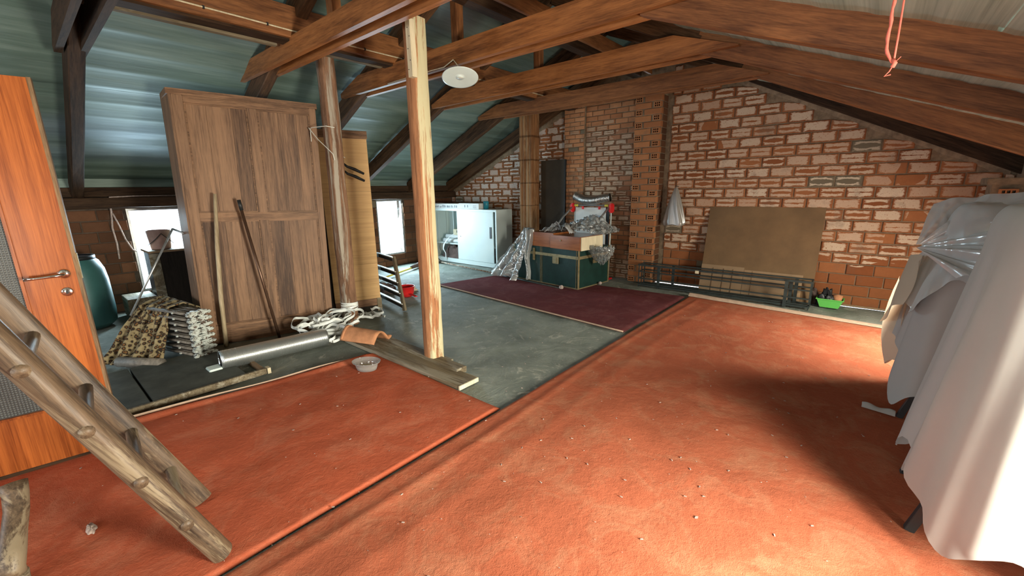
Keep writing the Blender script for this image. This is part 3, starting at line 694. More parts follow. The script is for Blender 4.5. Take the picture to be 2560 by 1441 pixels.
# wardrobe (its panelled back) ------------------------------------------
WA = math.atan2(1.13, .35)
wd = thing('wardrobe', 'tall brown panelled wardrobe with four panels on the side that faces the room', 'wardrobe', (-4.96, 1.05, 0), WA)
Wd, Hd, Dd = 1.19, 2.43, .40      # local x along the face, y into the body
obj('carcass', poly_prism([(.0, .034), (Wd, .034), (Wd, .30), (-.09, .34)], 0, Hd-.02), 'darkwood', wd)
obj('side_board', poly_prism([(-.018, .0), (0, .0), (0, .034), (-.088, .345), (-.108, .345)], 0, Hd-.03), 'wardrobe', wd)
obj('cornice', poly_prism([(-.03, -.012), (Wd+.015, -.012), (Wd+.015, .31), (-.11, .36)], Hd-.05, Hd), 'wardrobe_h', wd)
for a, b in ((0, .085), (Wd-.065, Wd)): obj('stile', B(((a, -.008, .0), (b, .035, Hd-.05)), bev=.004), 'wardrobe', wd)
for a, b in ((.0, .20), (1.25, 1.33), (Hd-.11, Hd-.05)): obj('rail', B(((.085, -.007, a), (Wd-.065, .033, b)), bev=.003), 'wardrobe_h', wd)
for a, b in ((.20, 1.25), (1.33, Hd-.11)): obj('muntin', B(((.575, -.006, a), (.655, .034, b)), bev=.003), 'wardrobe', wd)
for a, b in ((.085, .575), (.655, Wd-.065)):
    for c, d in ((.20, 1.25), (1.33, Hd-.11)):
        e_ = [a, a+(b-a)*random.uniform(.28, .40), a+(b-a)*random.uniform(.60, .75), b]
        for q_ in range(3): obj('panel_board', B(((e_[q_], .0145+.001*q_, c), (e_[q_+1]-.0015, .028, d))), 'wardrobe', wd)
        t = .012; obj('moulding', B(((a, .006, c), (a+t, .016, d)), ((b-t, .006, c), (b, .016, d)), ((a+t, .006, c), (b-t, .016, c+t)), ((a+t, .006, d-t), (b-t, .016, d))), 'wardrobe_h', wd)
wd.rotation_euler = Matrix.Rotation(WA, 4, 'Z').to_3x3().__matmul__(Matrix.Rotation(math.radians(1.7), 3, 'Y')).to_euler()
# second wardrobe
W2A = math.atan2(.35, .12)
w2 = thing('wardrobe', 'narrow second wardrobe with a pale plywood back, behind the grey post', 'wardrobe', (-4.86, 2.36, 0), W2A)
obj('carcass', B(((-.07, .02, .0), (.55, .45, 2.18))), 'darkwood', w2)
obj('plywood_back', B(((.0, .0, .17), (.545, .02, .62)), ((.0, .0, .622), (.545, .02, 1.5)), ((.0, .0, 1.502), (.545, .02, 2.10))), 'ply', w2)
obj('top_rail', B(((-.07, -.004, 2.10), (.555, .03, 2.19)), bev=.003), 'wardrobe_h', w2)
obj('base_rail', B(((.0, .003, .075), (.50, .03, .168)), bev=.004), 'wardrobe_h', w2)
obj('base_plinth', B(((.0, .02, .0), (.55, .05, .075))), 'plank', w2)
obj('corner_block', B(((.50, -.002, 0), (.555, .04, .17))), 'plank', w2)
for i in range(2):
    z = 1.80-.06*i
    h = thing('clothes_hanger', ('black clothes hanger hooked on the plywood, upper of two', 'black clothes hanger hooked on the plywood, lower of two')[i], 'hanger', (-4.68, 2.60, 1.75-.08*i), W2A, 'hangers on the plywood')
    obj('arm', tube([(-.06, -.03, .08), (-.01, -.035, .03), (.07, -.035, -.0), (.17, -.035, -.05)], [.008, .014, .018, .013], 8), 'black', h, smooth=True)
    obj('hook', tube([(-.06, -.03, .08), (-.06, -.03, .12), (-.04, -.03, .14), (-.02, -.03, .125)], .003, 6), 'steel', h)

# sticks ----------------------------------------------------------------
s1 = thing('wooden_stick', 'pale bare wooden pole leaning on the wardrobe', 'pole', (-4.80, 1.16, 0))
obj('shaft', tube([(.0, .0, 0), (-.005, .03, .5), (0.01, .07, 1.0), (.0, .13, 1.50)], [.020, .021, .019, .014], 10), 'broom', s1, smooth=True)
s2 = thing('metal_pole', 'dark metal broom handle with a black grip, leaning on the wardrobe', 'pole', (-4.62, 1.58, 0))
obj('shaft', tube([(.03, .01, 0), (-.09, -.12, 1.36)], .014, 10), plain('brown_metal', (.10, .055, .035), .3, .5), s2, smooth=True)
obj('grip', tube([(-.088, -.117, 1.34), (-.095, -.125, 1.44)], .017, 10), 'black', s2, smooth=True)

# foil roll -------------------------------------------------------------
T, L = frame((-4.12, .93, .10), (-4.03, 1.82, .085))
fo = thing('foil_roll', 'silver bubble-foil insulation roll lying in front of the wardrobe', 'roll', (-4.08, 1.37, 0))
o = obj('outer_wrap', surf(lambda a, b: (L*b, (.078+.008*a)*math.cos(2*PI*a), (.078+.008*a)*math.sin(2*PI*a)), 48, 30), 'foil', smooth=True); o.parent = fo; o.matrix_local = mat4(fo).inverted() @ T; solid(o, .006)
o = obj('inner_wrap', surf(lambda a, b: (L*b+.004, .066*math.cos(2*PI*a), .066*math.sin(2*PI*a)), 36, 6), 'panel_d', smooth=True); o.parent = fo; o.matrix_local = mat4(fo).inverted() @ T; solid(o, .004)
o = obj('glass_jar_box', B(((-4.17, .83, 0), (-4.05, .93, .06)), bev=.006), 'lampw'); tag(o, 'small pale green box by the near end of the foil roll', 'box')

# strap tangle ----------------------------------------------------------
rs = random.Random(5); vs = []; fs = []
def ribbon(pts, wdt):
    base = len(vs); P = [Vector(p) for p in pts]
    for i, p in enumerate(P):
        t = (P[min(i+1, len(P)-1)]-P[max(i-1, 0)]).normalized(); up = Vector((0, 0, 1)); a = .45*math.sin(i*.13+len(P)+base)
        wv = (up*math.cos(a)+t.cross(up)*math.sin(a)).normalized()*wdt/2
        vs.append(tuple(p+wv)); vs.append(tuple(p-wv))
    for i in range(len(P)-1): fs.append((base+2*i, base+2*i+1, base+2*i+3, base+2*i+2))
for i in range(29):
    if i < 25: cx, cy = -4.30+rs.gauss(.02, .10), 1.96+rs.gauss(0, .12); r_ = rs.uniform(.07, .17); zc = rs.uniform(.02, .22)*(1-min(1, abs(cx+4.3)*1.2+abs(cy-2.0)*1.2)*.6)
    else: cx, cy = -4.42+rs.gauss(0, .03), 2.52+rs.gauss(0, .06); r_ = rs.uniform(.08, .14); zc = rs.uniform(.05, .16)
    tx, ty = rs.uniform(-.45, .45), rs.uniform(-.45, .45); ph = rs.uniform(0, 6); ln = rs.uniform(.8, 1.15)
    ribbon([(cx+r_*(1+.2*math.sin(3*a+ph))*math.cos(a), cy+r_*(1+.25*math.cos(2*a+ph))*math.sin(a), max(.014, zc+r_*(tx*math.cos(a)+ty*math.sin(a))+.006*math.sin(5*a))) for a in [ph+2*PI*ln*k_/36 for k_ in range(37)]], .028)
for i in range(4): ribbon([(-4.46+.092*math.cos(a), 2.33+.092*math.sin(a), .19+i*.023+.008*math.sin(a+i)) for a in [2*PI*k_/28 for k_ in range(29)]], .021)
st = obj('strap_coils', (vs, [], fs), 'strap'); solid(st, .002); tag(st, 'tangled heap of flat white straps coiled round the foot of the grey post', 'straps')

# roof tile, bowl ---------------------------------------------------------
ti = thing('roof_tile', 'curved terracotta roof tile resting on the boards beside the strap heap', 'roof tile', (-3.68, 2.06, .03), .35)
def tilef(a, b): 
    x = -.20+.40*b; y = -.14+.28*a; return (x, y, .02+.105*max(0, math.sin(PI*min(1, a*1.25)))*(1-.15*b) - (.02*math.cos(PI*(a-.8)/.2*.5) if a > .8 else 0)+.03)
o = obj('tile_body', surf(tilef, 24, 10), 'terra', ti, smooth=True); solid(o, .014)
o = obj('tile_rib', surf(lambda a, b: (-.20+.03*b, *tilef(a, 0)[1:2], tilef(a, 0)[2]+.012), 24, 2), 'terra', ti, smooth=True); solid(o, .01)
def mk_clear():
    m = mk_film('clear_tub_plastic', (.86, .86, .82), .30, .1); return m
M['tub'] = mk_clear()
bo = thing('plastic_tub', 'small clear oval plastic tub with a drop of dirty water, on the red rug', 'tub', (-3.13, 1.73, .012), .5)
o = obj('tub_wall', lathe([(.0, .004), (.075, .004), (.083, .03), (.092, .068), (.108, .070), (.112, .078)], 40, ax=1.1, ay=.85), 'tub', bo, smooth=True); solid(o, .0025)
obj('water', lathe([(0, .022), (.078, .022)], 32, ax=1.1, ay=.85), plain('murky_water', (.42, .34, .22), .1), bo)

# ladder ------------------------------------------------------------------
ld = thing('wooden_ladder', 'old wooden ladder of split poles leaning in the left foreground', 'ladder', (-2.1, .3, 0))
A0, A1 = Vector((-1.90, .31, .03)), Vector((-1.90, -.62, 2.45)); B0, B1 = Vector((-2.33, .35, .03)), Vector((-2.28, -.60, 2.45))
def stringer(p0, p1, flat, name='stringer'):
    T, L = frame(p0, p1, flat); n_ = 50
    # half-round pole; local z points along `flat` side
    def f(a, b):
        x = L*b; ang = 2*PI*a; y, z = math.cos(ang), math.sin(ang)
        r_ = .052*(1+.06*ns(x*1.3, ang*.4, 2, 1)); zz = z*r_ if z < 0 else z*r_*.35
        return (x, y*r_*.80, zz)
    o = obj(name, surf(f, 20, n_, closed_u=True), 'ladder', smooth=True)
    # end caps
    o.parent = ld; o.matrix_local = mat4(ld).inverted() @ T; return o
stringer(A0, A1, (-1, 0, 0)); stringer(B0, B1, (1, 0, 0))
for p, q, fx in ((A0, A1, -1), (B0, B1, 1)):
    T, L = frame(p, q, (fx, 0, 0)); bm = bmesh.new()
    for xx in (0.0, L):
        ring = [bm.verts.new((xx, .052*.8*math.cos(2*PI*k_/20), (.052 if math.sin(2*PI*k_/20) < 0 else .052*.35)*math.sin(2*PI*k_/20))) for k_ in range(20)]; bm.faces.new(ring)
    o = obj('stringer_end', bm, 'ladder'); o.parent = ld; o.matrix_local = mat4(ld).inverted() @ T
for i in range(9):
    t_ = .095+i*.102
    p, q = A0.lerp(A1, t_), B0.lerp(B1, t_)
    e = (q-p).normalized()*.055
    obj('rung', tube([p-e*1.02, p, q, q+e*.9], .021, 12), 'ladder', ld, True, True)

# orange door ---------------------------------------------------------------
dd0 = Vector((-3.345, .185)); dd1 = Vector((-3.43, -.31)); DA = math.atan2(dd1.y-dd0.y, dd1.x-dd0.x)
do = thing('leaning_door', 'orange mahogany door leaf with ribbed dark glass, standing at the far left', 'door', (dd0.x, dd0.y, .035), DA)
WD_, HD_, TD = .86, 2.045, .04
def dobj(name, bm, m, par=None, smooth=False): return obj(name, bm, m, par or do, smooth=smooth)
dobj('lock_stile', B(((0.006, 0, 0), (.205, TD, HD_))), 'door'); dobj('hinge_stile', B(((.655, 0, 0), (WD_, TD, HD_))), 'door')
dobj('bottom_rail', B(((.205, 0, 0), (.655, TD, .30))), 'door'); dobj('top_rail', B(((.205, 0, HD_-.22), (.655, TD, HD_))), 'door')
dobj('edge_band', B(((-.010, -.002, 0), (.006, TD+.001, HD_+.002))), 'door_edge')
dobj('door_glass', B(((.205, .010, .30), (.655, .026, HD_-.22))), 'doorglass')
t = .013; dobj('glass_bead', B(((.205, -.006, .30), (.205+t, .047, HD_-.22)), ((.655-t, -.006, .30), (.655, .047, HD_-.22)), ((.205+t, -.006, .30), (.655-t, .047, .30+t)), ((.205+t, -.006, HD_-.22-t), (.655-t, .047, HD_-.22))), 'door')
def onface(bm, u, z):
    T_ = Matrix.Translation((u, TD, z)) @ Matrix.Rotation(-PI/2, 4, 'X'); bmesh.ops.transform(bm, matrix=T_, verts=bm.verts); return bm
h_ = dobj('door_handle', onface(lathe([(0, .012), (.020, .012), (.026, .004), (.027, 0)], 28, ax=1.0), .052, 1.055), 'chrome', smooth=True)
obj('lever', tube([(.052, TD+.005, 1.055), (.052, TD+.040, 1.055), (.062, TD+.052, 1.055), (.10, TD+.054, 1.052), (.155, TD+.052, 1.049), (.195, TD+.050, 1.049)], [.011, .010, .011, .0085, .0075, .0095], 12), 'chrome', h_, smooth=True)
h_.parent = do
k_ = dobj('key_plate', onface(lathe([(0, .005), (.019, .005), (.025, .001), (.025, 0)], 28, ax=1.0), .058, .955), 'chrome', smooth=True)
obj('keyhole', B(((.053, TD+.004, .945), (.063, TD+.0062, .962))), 'black', k_)
dobj('latch', B(((-.014, .012, 1.02), (-.008, .03, 1.16))), 'brass')
bp = thing('base_board', 'dark brown board lying on the rug under the orange door', 'board', (-3.39, -.3, .012))
beam('plank', (-3.36, .21, .004), (-3.50, -.78, .004), .085, .03, 'beam_d', bp)

# curved bentwood piece at the lower left corner
cw = thing('bentwood_leg', 'curved worn wooden chair leg at the bottom left corner', 'chair leg', (-2.45, -.23, 0))
obj('leg_curve', tube([(-2.44, -.215, .045), (-2.36, -.250, .060), (-2.345, -.255, .10), (-2.40, -.243, .14), (-2.47, -.228, .19), (-2.53, -.212, .24), (-2.575, -.205, .29), (-2.60, -.205, .33)][1:], [.036, .040, .040, .038, .038, .040, .044], 14), 'ladder', cw, True, True)
obj('leg_foot', tube([(-2.355, -.252, .012), (-2.355, -.252, .07)], [.036, .040], 14), 'ladder', cw, True, True)

# radiator with leopard fleece ------------------------------------------------
ra = thing('radiator', 'rusty cast-iron radiator of eight flaking sections lying on its side', 'radiator', (-4.95, .82, 0))
RT = Matrix.Translation((-4.58, 1.02, 0)) @ Matrix.Rotation(math.radians(197.6), 4, 'Z')     # local x points away from the flaking end
for i in range(8):
    z = .03+i*.056
    sec = obj('radiator_section', B(((.0, 0, z), (.06, .17, z+.042)), bev=.010), 'rad_end', ra, True)
    sec.data.transform(RT)
    bm = bmesh.new()
    for y in (.022, .070, .118, .150): tube([(.04, y, z+.022), (.30, y, z+.024), (.66, y, z+.020)], .014, 6, bm=bm)
    o = obj('tube_row', bm, 'rad', sec, smooth=True); bm = None; o.data.transform(RT)
    bm = bmesh.new()
    for x in (.0,):
        for y in (-.018, .152): box(bm, (-.012+x, y, z+.006), (.032+x, y+.034, z+.034), .008)
        box(bm, (-.022, .07, z+.006), (.01, .105, z+.032), .006)
    o = tag(obj('lug', bm, 'rad_end', sec), kind='stuff'); o.data.transform(RT)
    bm = bmesh.new()
    for x in (.24,): box(bm, (x, .155, z+.014), (x+.016, .173, z+.028))
    o = obj('web', bm, 'rad_end', sec); o.data.transform(RT)
for y in (.05, .12):
    o = obj('hub', tube([(.035, y, .02), (.035, y, .47)], .02, 8), 'rad_end', ra, True); o.data.transform(RT)
LEO = [((-5.52, 1.02, .26), (-4.98, 1.06, .40)), ((-5.44, .84, .50), (-4.93, .93, .485)), ((-5.36, .66, .45), (-4.90, .815, .47)), ((-5.27, .50, .27), (-4.86, .755, .30)), ((-5.17, .36, .10), (-4.80, .67, .12)), ((-5.10, .28, .02), (-4.72, .60, .02))]
def leof(a, b):
    t_ = a*5; i = min(int(t_), 4); f = t_-i; f = f*f*(3-2*f)*.5+f*.5
    p = Vector(LEO[i][0]).lerp(Vector(LEO[i][1]), b); q = Vector(LEO[i+1][0]).lerp(Vector(LEO[i+1][1]), b); v = p.lerp(q, f)
    fo_ = .032*math.sin(b*20+a*3)+.016*math.sin(b*41-a*5)+.02*ns(a*3, b*5, 0, 2)
    v += Vector((.45, -.8, .25))*fo_*min(1, .25+a*1.3); v.z = max(v.z, .012); return v
le = obj('leopard_fleece', surf(leof, 70, 80), 'leopard', smooth=True); solid(le, .012)
tag(le, 'leopard-patterned fleece thrown over the far end of the radiator', 'blanket')
o = obj('rolled_tube', tube([(-4.98, .38, .045), (-4.62, .62, .045)], .045, 14), 'rad', smooth=True); tag(o, 'grimy thick pipe on the floor below the leopard fleece', 'pipe')

# barrel, box, bucket, mop ------------------------------------------------------
br = thing('barrel', 'teal plastic barrel with a black rim behind the orange door', 'barrel', (-6.80, .36, 0))
obj('barrel_body', lathe([(0, 0), (.18, 0), (.245, .06), (.255, .20), (.25, .55), (.235, .68), (.20, .78), (.16, .82)], 36), 'teal', br, smooth=True)
obj('rim', lathe([(.155, .80), (.18, .80), (.18, .845), (.155, .845)], 32), 'black', br, smooth=True); obj('lid', lathe([(0, .835), (.16, .835)], 28), 'black', br)
bx = thing('wooden_chest', 'dark narrow chest with a pale lid in front of the left window', 'chest', (-6.9, 1.28, 0))
obj('chest_body', B(((-7.15, 1.02, 0), (-6.72, 1.62, .80)), bev=.006), 'darkwood', bx, True)
obj('lid', B(((-7.18, 1.0, .80), (-6.69, 1.64, .825))), 'cardboard', bx, True)
obj('side_panel', B(((-6.72, 1.0, 0), (-6.715, 1.10, .79))), 'plank', bx, True)
bk = thing('bucket', 'salmon bucket with a wire handle standing on the dark chest', 'bucket', (-6.92, 1.17, .825))
o = obj('bucket_wall', lathe([(0, .003), (.095, .003), (.10, .01), (.125, .235), (.132, .238)], 32), 'bucket', bk, smooth=True); solid(o, .004)
obj('handle', tube([(.13*math.cos(a), .13*math.sin(a), .20-.14*abs(math.sin(a))**1.0) for a in [PI*(-.5)+PI*k_/16 for k_ in range(17)]], .004, 6), 'black', bk, smooth=True)
mo = thing('mop_stick', 'thin steel mop stick leaning between the leopard fleece and the wardrobe', 'pole', (-5.3, .60, .4))
obj('shaft', tube([(-5.28, .56, .38), (-5.34, 1.02, 1.165)], .010, 8), 'steel', mo, True, True)
obj('cross_bar', tube([(-5.34, 1.02, 1.165), (-5.20, 1.08, 1.12)], .010, 8), 'steel', mo, True, True)
vb = thing('crate', 'pale slotted crate on the floor beside the teal barrel', 'crate', (-6.95, .82, 0))
obj('crate_body', B(((-7.2, .72, 0), (-6.75, 1.0, .26)), bev=.005), 'plank', vb, True)
obj('slot', B(((-6.752, .77, .10), (-6.745, .95, .18))), 'black', vb, True)
vc = thing('wall_cable', 'cobwebbed cables clipped to the left wall above the teal barrel', 'cable', (-7.36, .8, .9))
obj('cable', tube([(-7.27, 1.5, 1.49), (-7.27, 1.05, 1.49), (-7.27, .83, 1.48), (-7.28, .82, 1.40), (-7.31, .82, 1.30), (-7.35, .80, 1.1), (-7.355, .81, .9), (-7.355, .80, .7)], .009, 6), 'fluff', vc, True, True)
obj('cable', tube([(-7.31, .83, 1.28), (-7.35, .87, 1.12), (-7.355, .90, .95), (-7.355, .95, .80), (-7.35, .98, .78)], .008, 6), 'fluff', vc, True, True)
sk = thing('dark_bundle', 'black crumpled bundle on the floor behind the radiator', 'bundle', (-5.75, 1.22, 0))
def blob(cx, cy, sx, sy, sz, seed, amp=.25):
    def f(a, b):
        th = 2*PI*a; ph = PI*.5*b; r_ = 1+amp*ns(math.cos(th)*1.5+seed, math.sin(th)*1.5, ph, 1.4)+amp*.4*ns(th*2, ph*4, seed, 1.7)
        return (cx+sx*math.cos(th)*math.cos(ph)*r_, cy+sy*math.sin(th)*math.cos(ph)*r_, sz*math.sin(ph)*r_)
    return surf(f, 36, 14, closed_u=True)
obj('cloth_heap', blob(0, 0, .32, .20, .26, 4, .4), 'black', sk, smooth=True)

# white cabinet -------------------------------------------------------------------
cb = thing('metal_cabinet', 'low white steel cabinet with sliding doors, left one open', 'cabinet', (-6.38, 5.92, 0))
def CB(name, lo, hi, m='white_metal', bev=.0, par=None): return obj(name, B(((lo[0], lo[1], lo[2]), (hi[0], hi[1], hi[2])), bev=bev), m, par or cb, True)
ZT = 1.12; cy0, cy1 = 5.92, 6.38; cx0, cx1 = -7.33, -5.42
CB('top_panel', (cx0, cy0, ZT-.04), (cx1, cy1, ZT), bev=.004); CB('side_panel', (cx1-.035, cy0, 0), (cx1, cy1, ZT-.04)); CB('side_panel', (cx0, cy0, 0), (cx0+.03, cy1, ZT-.04))
CB('back_panel', (cx0+.03, cy1-.02, .05), (cx1-.035, cy1, ZT-.04)); CB('bottom_panel', (cx0+.03, cy0+.01, .03), (cx1-.035, cy1-.02, .085)); CB('plinth', (cx0+.03, cy0, 0), (cx1-.035, cy0+.012, .085))
CB('partition', (-6.86, cy0+.20, .085), (-6.845, cy1-.02, ZT-.04))
dr = CB('sliding_door', (-6.53, cy0+.004, .088), (-5.51, cy0+.022, ZT-.042), bev=.003)
CB('door_handle', (-5.605, cy0-.002, .57), (-5.555, cy0+.010, .79), 'black', par=dr); CB('lock', (-6.44, cy0+.001, .56), (-6.425, cy0+.008, .575), 'black', par=dr)
CB('sliding_door', (-6.50, cy0+.03, .088), (-5.62, cy0+.045, ZT-.042)); CB('dark_slot', (-5.51, cy0+.05, .088), (-5.456, cy0+.06, ZT-.042), 'black')
CB('shelf', (cx0+.03, cy0+.05, .375), (-5.5, cy1-.02, .40), bev=.004)
bm = bmesh.new()
for i in range(40): box(bm, (cx0+.031, cy0+.12, .12+i*.023), (cx0+.033, cy0+.126, .132+i*.023)); box(bm, (cx0+.031, cy1-.08, .12+i*.023), (cx0+.033, cy1-.074, .132+i*.023))
obj('slot_row', bm, 'panel_d', cb, True)
for i, (x, y, z, r_, lb) in enumerate(((-6.75, 6.05, .445, .042, 'white paper roll on the cabinet shelf, lower one'), (-6.72, 6.10, .525, .042, 'white paper roll on the cabinet shelf, upper one'))):
    o = thing('paper_roll', lb, 'roll', (x, y, z), .08, 'rolls on the cabinet shelf'); obj('roll_body', tube([(-.32, 0, 0), (.50, 0, 0)], r_, 18), 'paper', o, smooth=True); obj('core', tube([(-.322, 0, 0), (-.318, 0, 0)], .018, 12), 'cardboard', o)
o = thing('wooden_block', 'small pale wooden box on the rolls inside the cabinet', 'box', (-6.65, 6.12, .565)); obj('block', B(((-.16, -.06, 0), (.18, .06, .12)), bev=.003), 'pale_wood', o); obj('knot', B(((-.05, -.062, .05), (-.03, -.059, .10))), 'darkwood', o)
def strip(a, b):
    P = [(-6.70, 5.98, .60), (-6.84, 5.93, .50), (-6.93, 5.91, .38), (-6.95, 5.90, .27), (-6.90, 5.90, .18), (-6.90, 5.90, .07)]
    t_ = a*(len(P)-1); i = min(int(t_), len(P)-2); f = t_-i; p = Vector(P[i]).lerp(Vector(P[i+1]), f); wv = (.085*(1-a)+.02)+.02*math.sin(a*7); return (p.x+(b-.5)*wv, p.y-.012+.01*math.sin(a*9), p.z+(b-.5)*wv*.5)
o = obj('cloth_strip', surf(strip, 30, 6), 'paper', smooth=True); solid(o, .002); tag(o, 'white cloth strip hanging over the cabinet shelf', 'cloth')
o = obj('brown_bundle', blob(-6.72, 6.08, .42, .16, .24, 2, .35), 'darkcloth', smooth=True); o.location.z = .088; tag(o, 'brown cloth bundle in the bottom of the open cabinet', 'bundle')
ob = thing('flat_box', 'long flat white printed box on top of the cabinet', 'box', (-6.60, 6.0, ZT))
obj('box_body', B(((-.65, -.06, 0), (.13, .22, .105)), ((.13, -.06, 0), (.70, .22, .115))), 'paper', ob)
obj('lid_flap', surf(lambda a, b: (-.66+.80*a, -.08+.10*b, .118+.01*math.sin(a*6)-.012*b), 12, 3), 'cardboard', ob)
bm = bmesh.new(); rs = random.Random(3)
for i in range(15):
    x = -.60+i*.046; hh = rs.uniform(.02, .055); box(bm, (x, -.0615, .025), (x+rs.uniform(.012, .036), -.0603, .025+hh))
for x in (.30, .38): box(bm, (x, -.0615, .035), (x+.02, -.0603, .085))
for i in range(6): box(bm, (.55+.03*(i % 3), -.0615, .03+.03*(i//3)), (.565+.03*(i % 3), -.0603, .042+.03*(i//3)))
obj('print', bm, 'greyprint', ob)
o = thing('blue_tub', 'small blue tub at the right end of the printed box on the cabinet', 'tub', (-5.85, 6.10, ZT)); obj('tub_wall', lathe([(0, 0), (.05, 0), (.055, .15), (.05, .155), (0, .155)], 24), 'blue_pl', o, smooth=True)

# metal rods on the floor
o = thing('curtain_rod', 'long dark rod with a round knob lying before the green trunk', 'rod', (-4.0, 5.3, .02)); obj('shaft', tube([(-4.95, 5.42, .018), (-3.48, 5.20, .018)], .017, 10), 'iron', o, True, True)
fin_ = obj('finial', lathe([(0, 0), (.02, .004), (.034, .025), (.034, .045), (.02, .06), (0, .062)], 18), 'fluff', o, smooth=True)
fin_.matrix_local = Matrix.Translation((-3.49+4.0, 5.20-5.3, .016)) @ Matrix.Rotation(PI/2, 4, 'Y')
o = thing('broom', 'old broom with a dark brush head lying on the floor before the white cabinet', 'broom', (-6.6, 5.6, 0)); obj('shaft', tube([(-6.75, 5.64, .035), (-5.05, 5.46, .020)], .012, 8), 'post_grey', o, True, True)
obj('brush_head', tube([(-7.02, 5.70, .05), (-6.93, 5.68, .05), (-6.86, 5.665, .05), (-6.75, 5.64, .04)], [.055, .06, .035, .018], 12), 'panel_d', o, True, True)

# green trunk (fin_ set) ---------------------------------------------------------------------
TA = math.atan2(5.29-5.44, -3.22+4.60)
tk = thing('travel_chest', 'dark green travelling trunk with brass edges standing on the maroon rug', 'travel trunk', (-4.60, 5.44, .01), TA)
TL, TDp, TH = 1.385, .80, .60
obj('trunk_body', B(((0.004, .004, 0), (TL-.004, TDp-.004, .47)), bev=.008), 'trunk', tk)
obj('trunk_lid', B(((0.0, 0.0, .475), (TL, TDp, TH)), bev=.012), 'trunk', tk)
bs = []
def edge(name, *b): obj(name, B(*b, bev=.002), 'brass', tk)
edge('lid_band', ((-.003, -.005, .455), (TL+.003, .0, .50)), ((TL, -.003, .455), (TL+.005, TDp, .50)), ((-.005, -.003, .455), (0, TDp, .50)))
edge('bottom_band', ((-.002, -.004, 0), (TL+.002, .004, .018)), ((TL-.004, -.002, 0), (TL+.004, TDp, .018)))
for x in (.0, .62, 1.345): 
    edge('slat_band', ((x, -.005, .0), (x+.008, .004, .60)), ((x+.032, -.005, .0), (x+.040, .004, .60)))
for x in (.30,): edge('slat_band', ((x, -.005, .0), (x+.008, .004, .60)), ((x+.032, -.005, .0), (x+.040, .004, .60)))
edge('slat_band', ((TL-.004, -.002, 0), (TL+.005, .03, .60)), ((TL-.004, TDp-.03, 0), (TL+.005, TDp, .60)))
for x, w_, z0, z1 in ((.46, .055, .36, .56), (.885, .13, .35, .455)):
    l = obj('latch', B(((x, -.014, z0), (x+w_, -.003, z1)), bev=.006), 'brass', tk); obj('hasp', B(((x+w_*.3, -.022, z0+.02), (x+w_*.7, -.012, z1-.01)), bev=.003), 'brass', l)
l = obj('latch', B(((TL+.002, .35, .36), (TL+.012, .47, .455)), bev=.004), 'brass', tk)
for x, y in ((1.30, -.06), (TL+.05, .50)): obj('castor', lathe([(0, -.028), (.02, -.02), (.03, 0), (.02, .02), (0, .028)], 16, c=(x, y, .03)), 'fluff', tk, smooth=True) if x > TL else None

# lacquered wooden cases on the trunk ----------------------------------------------
cs = thing('lacquered_case', 'glossy brown wooden drawer on the left half of the green trunk', 'case', (-4.20, 5.36, .61), TA)
obj('case_body', B(((0, 0, 0), (.52, .50, .22)), bev=.004), 'case', cs)
cs2 = thing('lacquered_case', 'glossy brown wooden drawer on the right half of the green trunk, with a pale end', 'case', (-3.72, 5.27, .61), TA)
obj('case_body', B(((0, 0, 0), (.575, .55, .20)), bev=.004), 'case', cs2); obj('pale_end', B(((.578, .01, .0), (.59, .54, .195))), 'pale_wood', cs2)
kb_ = obj('knob', lathe([(0, .022), (.010, .020), (.012, .008), (.005, 0)], 14), 'brass', cs2); kb_.matrix_local = Matrix.Translation((.22, 0, .13)) @ Matrix.Rotation(PI/2, 4, 'X')
# films
def film(name, label, fn, nu, nv, m, loc=(0, 0, 0)):
    o = obj(name, surf(fn, nu, nv), m, smooth=True); o.location = loc; tag(o, label, 'plastic sheet'); return o
def crump(p, s, a): return a*(ns(p[0]+3, p[1], p[2], s)+.6*abs(ns(p[0], p[1]+7, p[2], s*2.3)))
def fA(a, b):
    # hangs over the left end of the trunk to the floor
    if b < .2: x, y, z = -4.20-.14*b/.2, 5.48, .85+.02*b
    else:
        t_ = (b-.2)/.8; x, y, z = -4.36-.44*t_**1.2, 5.47-.20*t_, .85-.82*t_
    wv = (.10+.40*b)*(a-.5); fo_ = .05*math.sin(a*19)*b
    hem = .10*ns(a*4, 1)*b
    return (x+wv*1.2+fo_*.4+.4*(a-.3)*b*.6, y-.22*(a-.5)+fo_+crump((a*3, b*4, 0), 2.5, .04), max(.02, z+hem+crump((a*4, b*4, 3), 3, .02)))
film('plastic_sheet', 'crumpled clear plastic sheet hanging over the left end of the green trunk', fA, 60, 70, 'film_thick')
def fB(a, b):
    x = -4.30+.20*a; z = .86-(.80*b if b > .1 else 0); return (x+.10*b*math.sin(a*3+1)+.02*math.sin(b*9), 5.335-.06*b+.035*math.sin(a*14+b*3), max(.03, z+crump((a*3, b*6, 1), 3, .03)))
film('plastic_sheet', 'narrow tongue of clear plastic falling down the front of the trunk', fB, 40, 60, 'film_thick')
def fC(a, b):
    x = -4.05+1.15*a; y = 5.45+.50*b; z = .84+.06*math.sin(PI*a)+.14*math.exp(-((a-.62)/.25)**2)*b*1.3
    p = (x, y, z); return (x, y+crump((a*6, b*4, 0), 3, .05), max(.84, z-.01+crump((a*6, b*5, 2), 3, .07)))
film('plastic_sheet', 'heap of crumpled grey plastic on top of the wooden drawers', fC, 80, 50, 'film_thick')
def fD(a, b):
    x = -3.88+.50*a; return (x, 5.34+.06*math.sin(a*5)+.20*b, .845+.16*math.sin(PI*a)**.7*(1-.3*b)*abs(math.sin(a*5+b*2))**.6+crump((a*4, b*4, 5), 3, .03))
o = film('white_bag', 'crumpled white carrier bag on the front edge of the drawers', fD, 50, 24, 'greycloth'); o['category'] = 'bag'
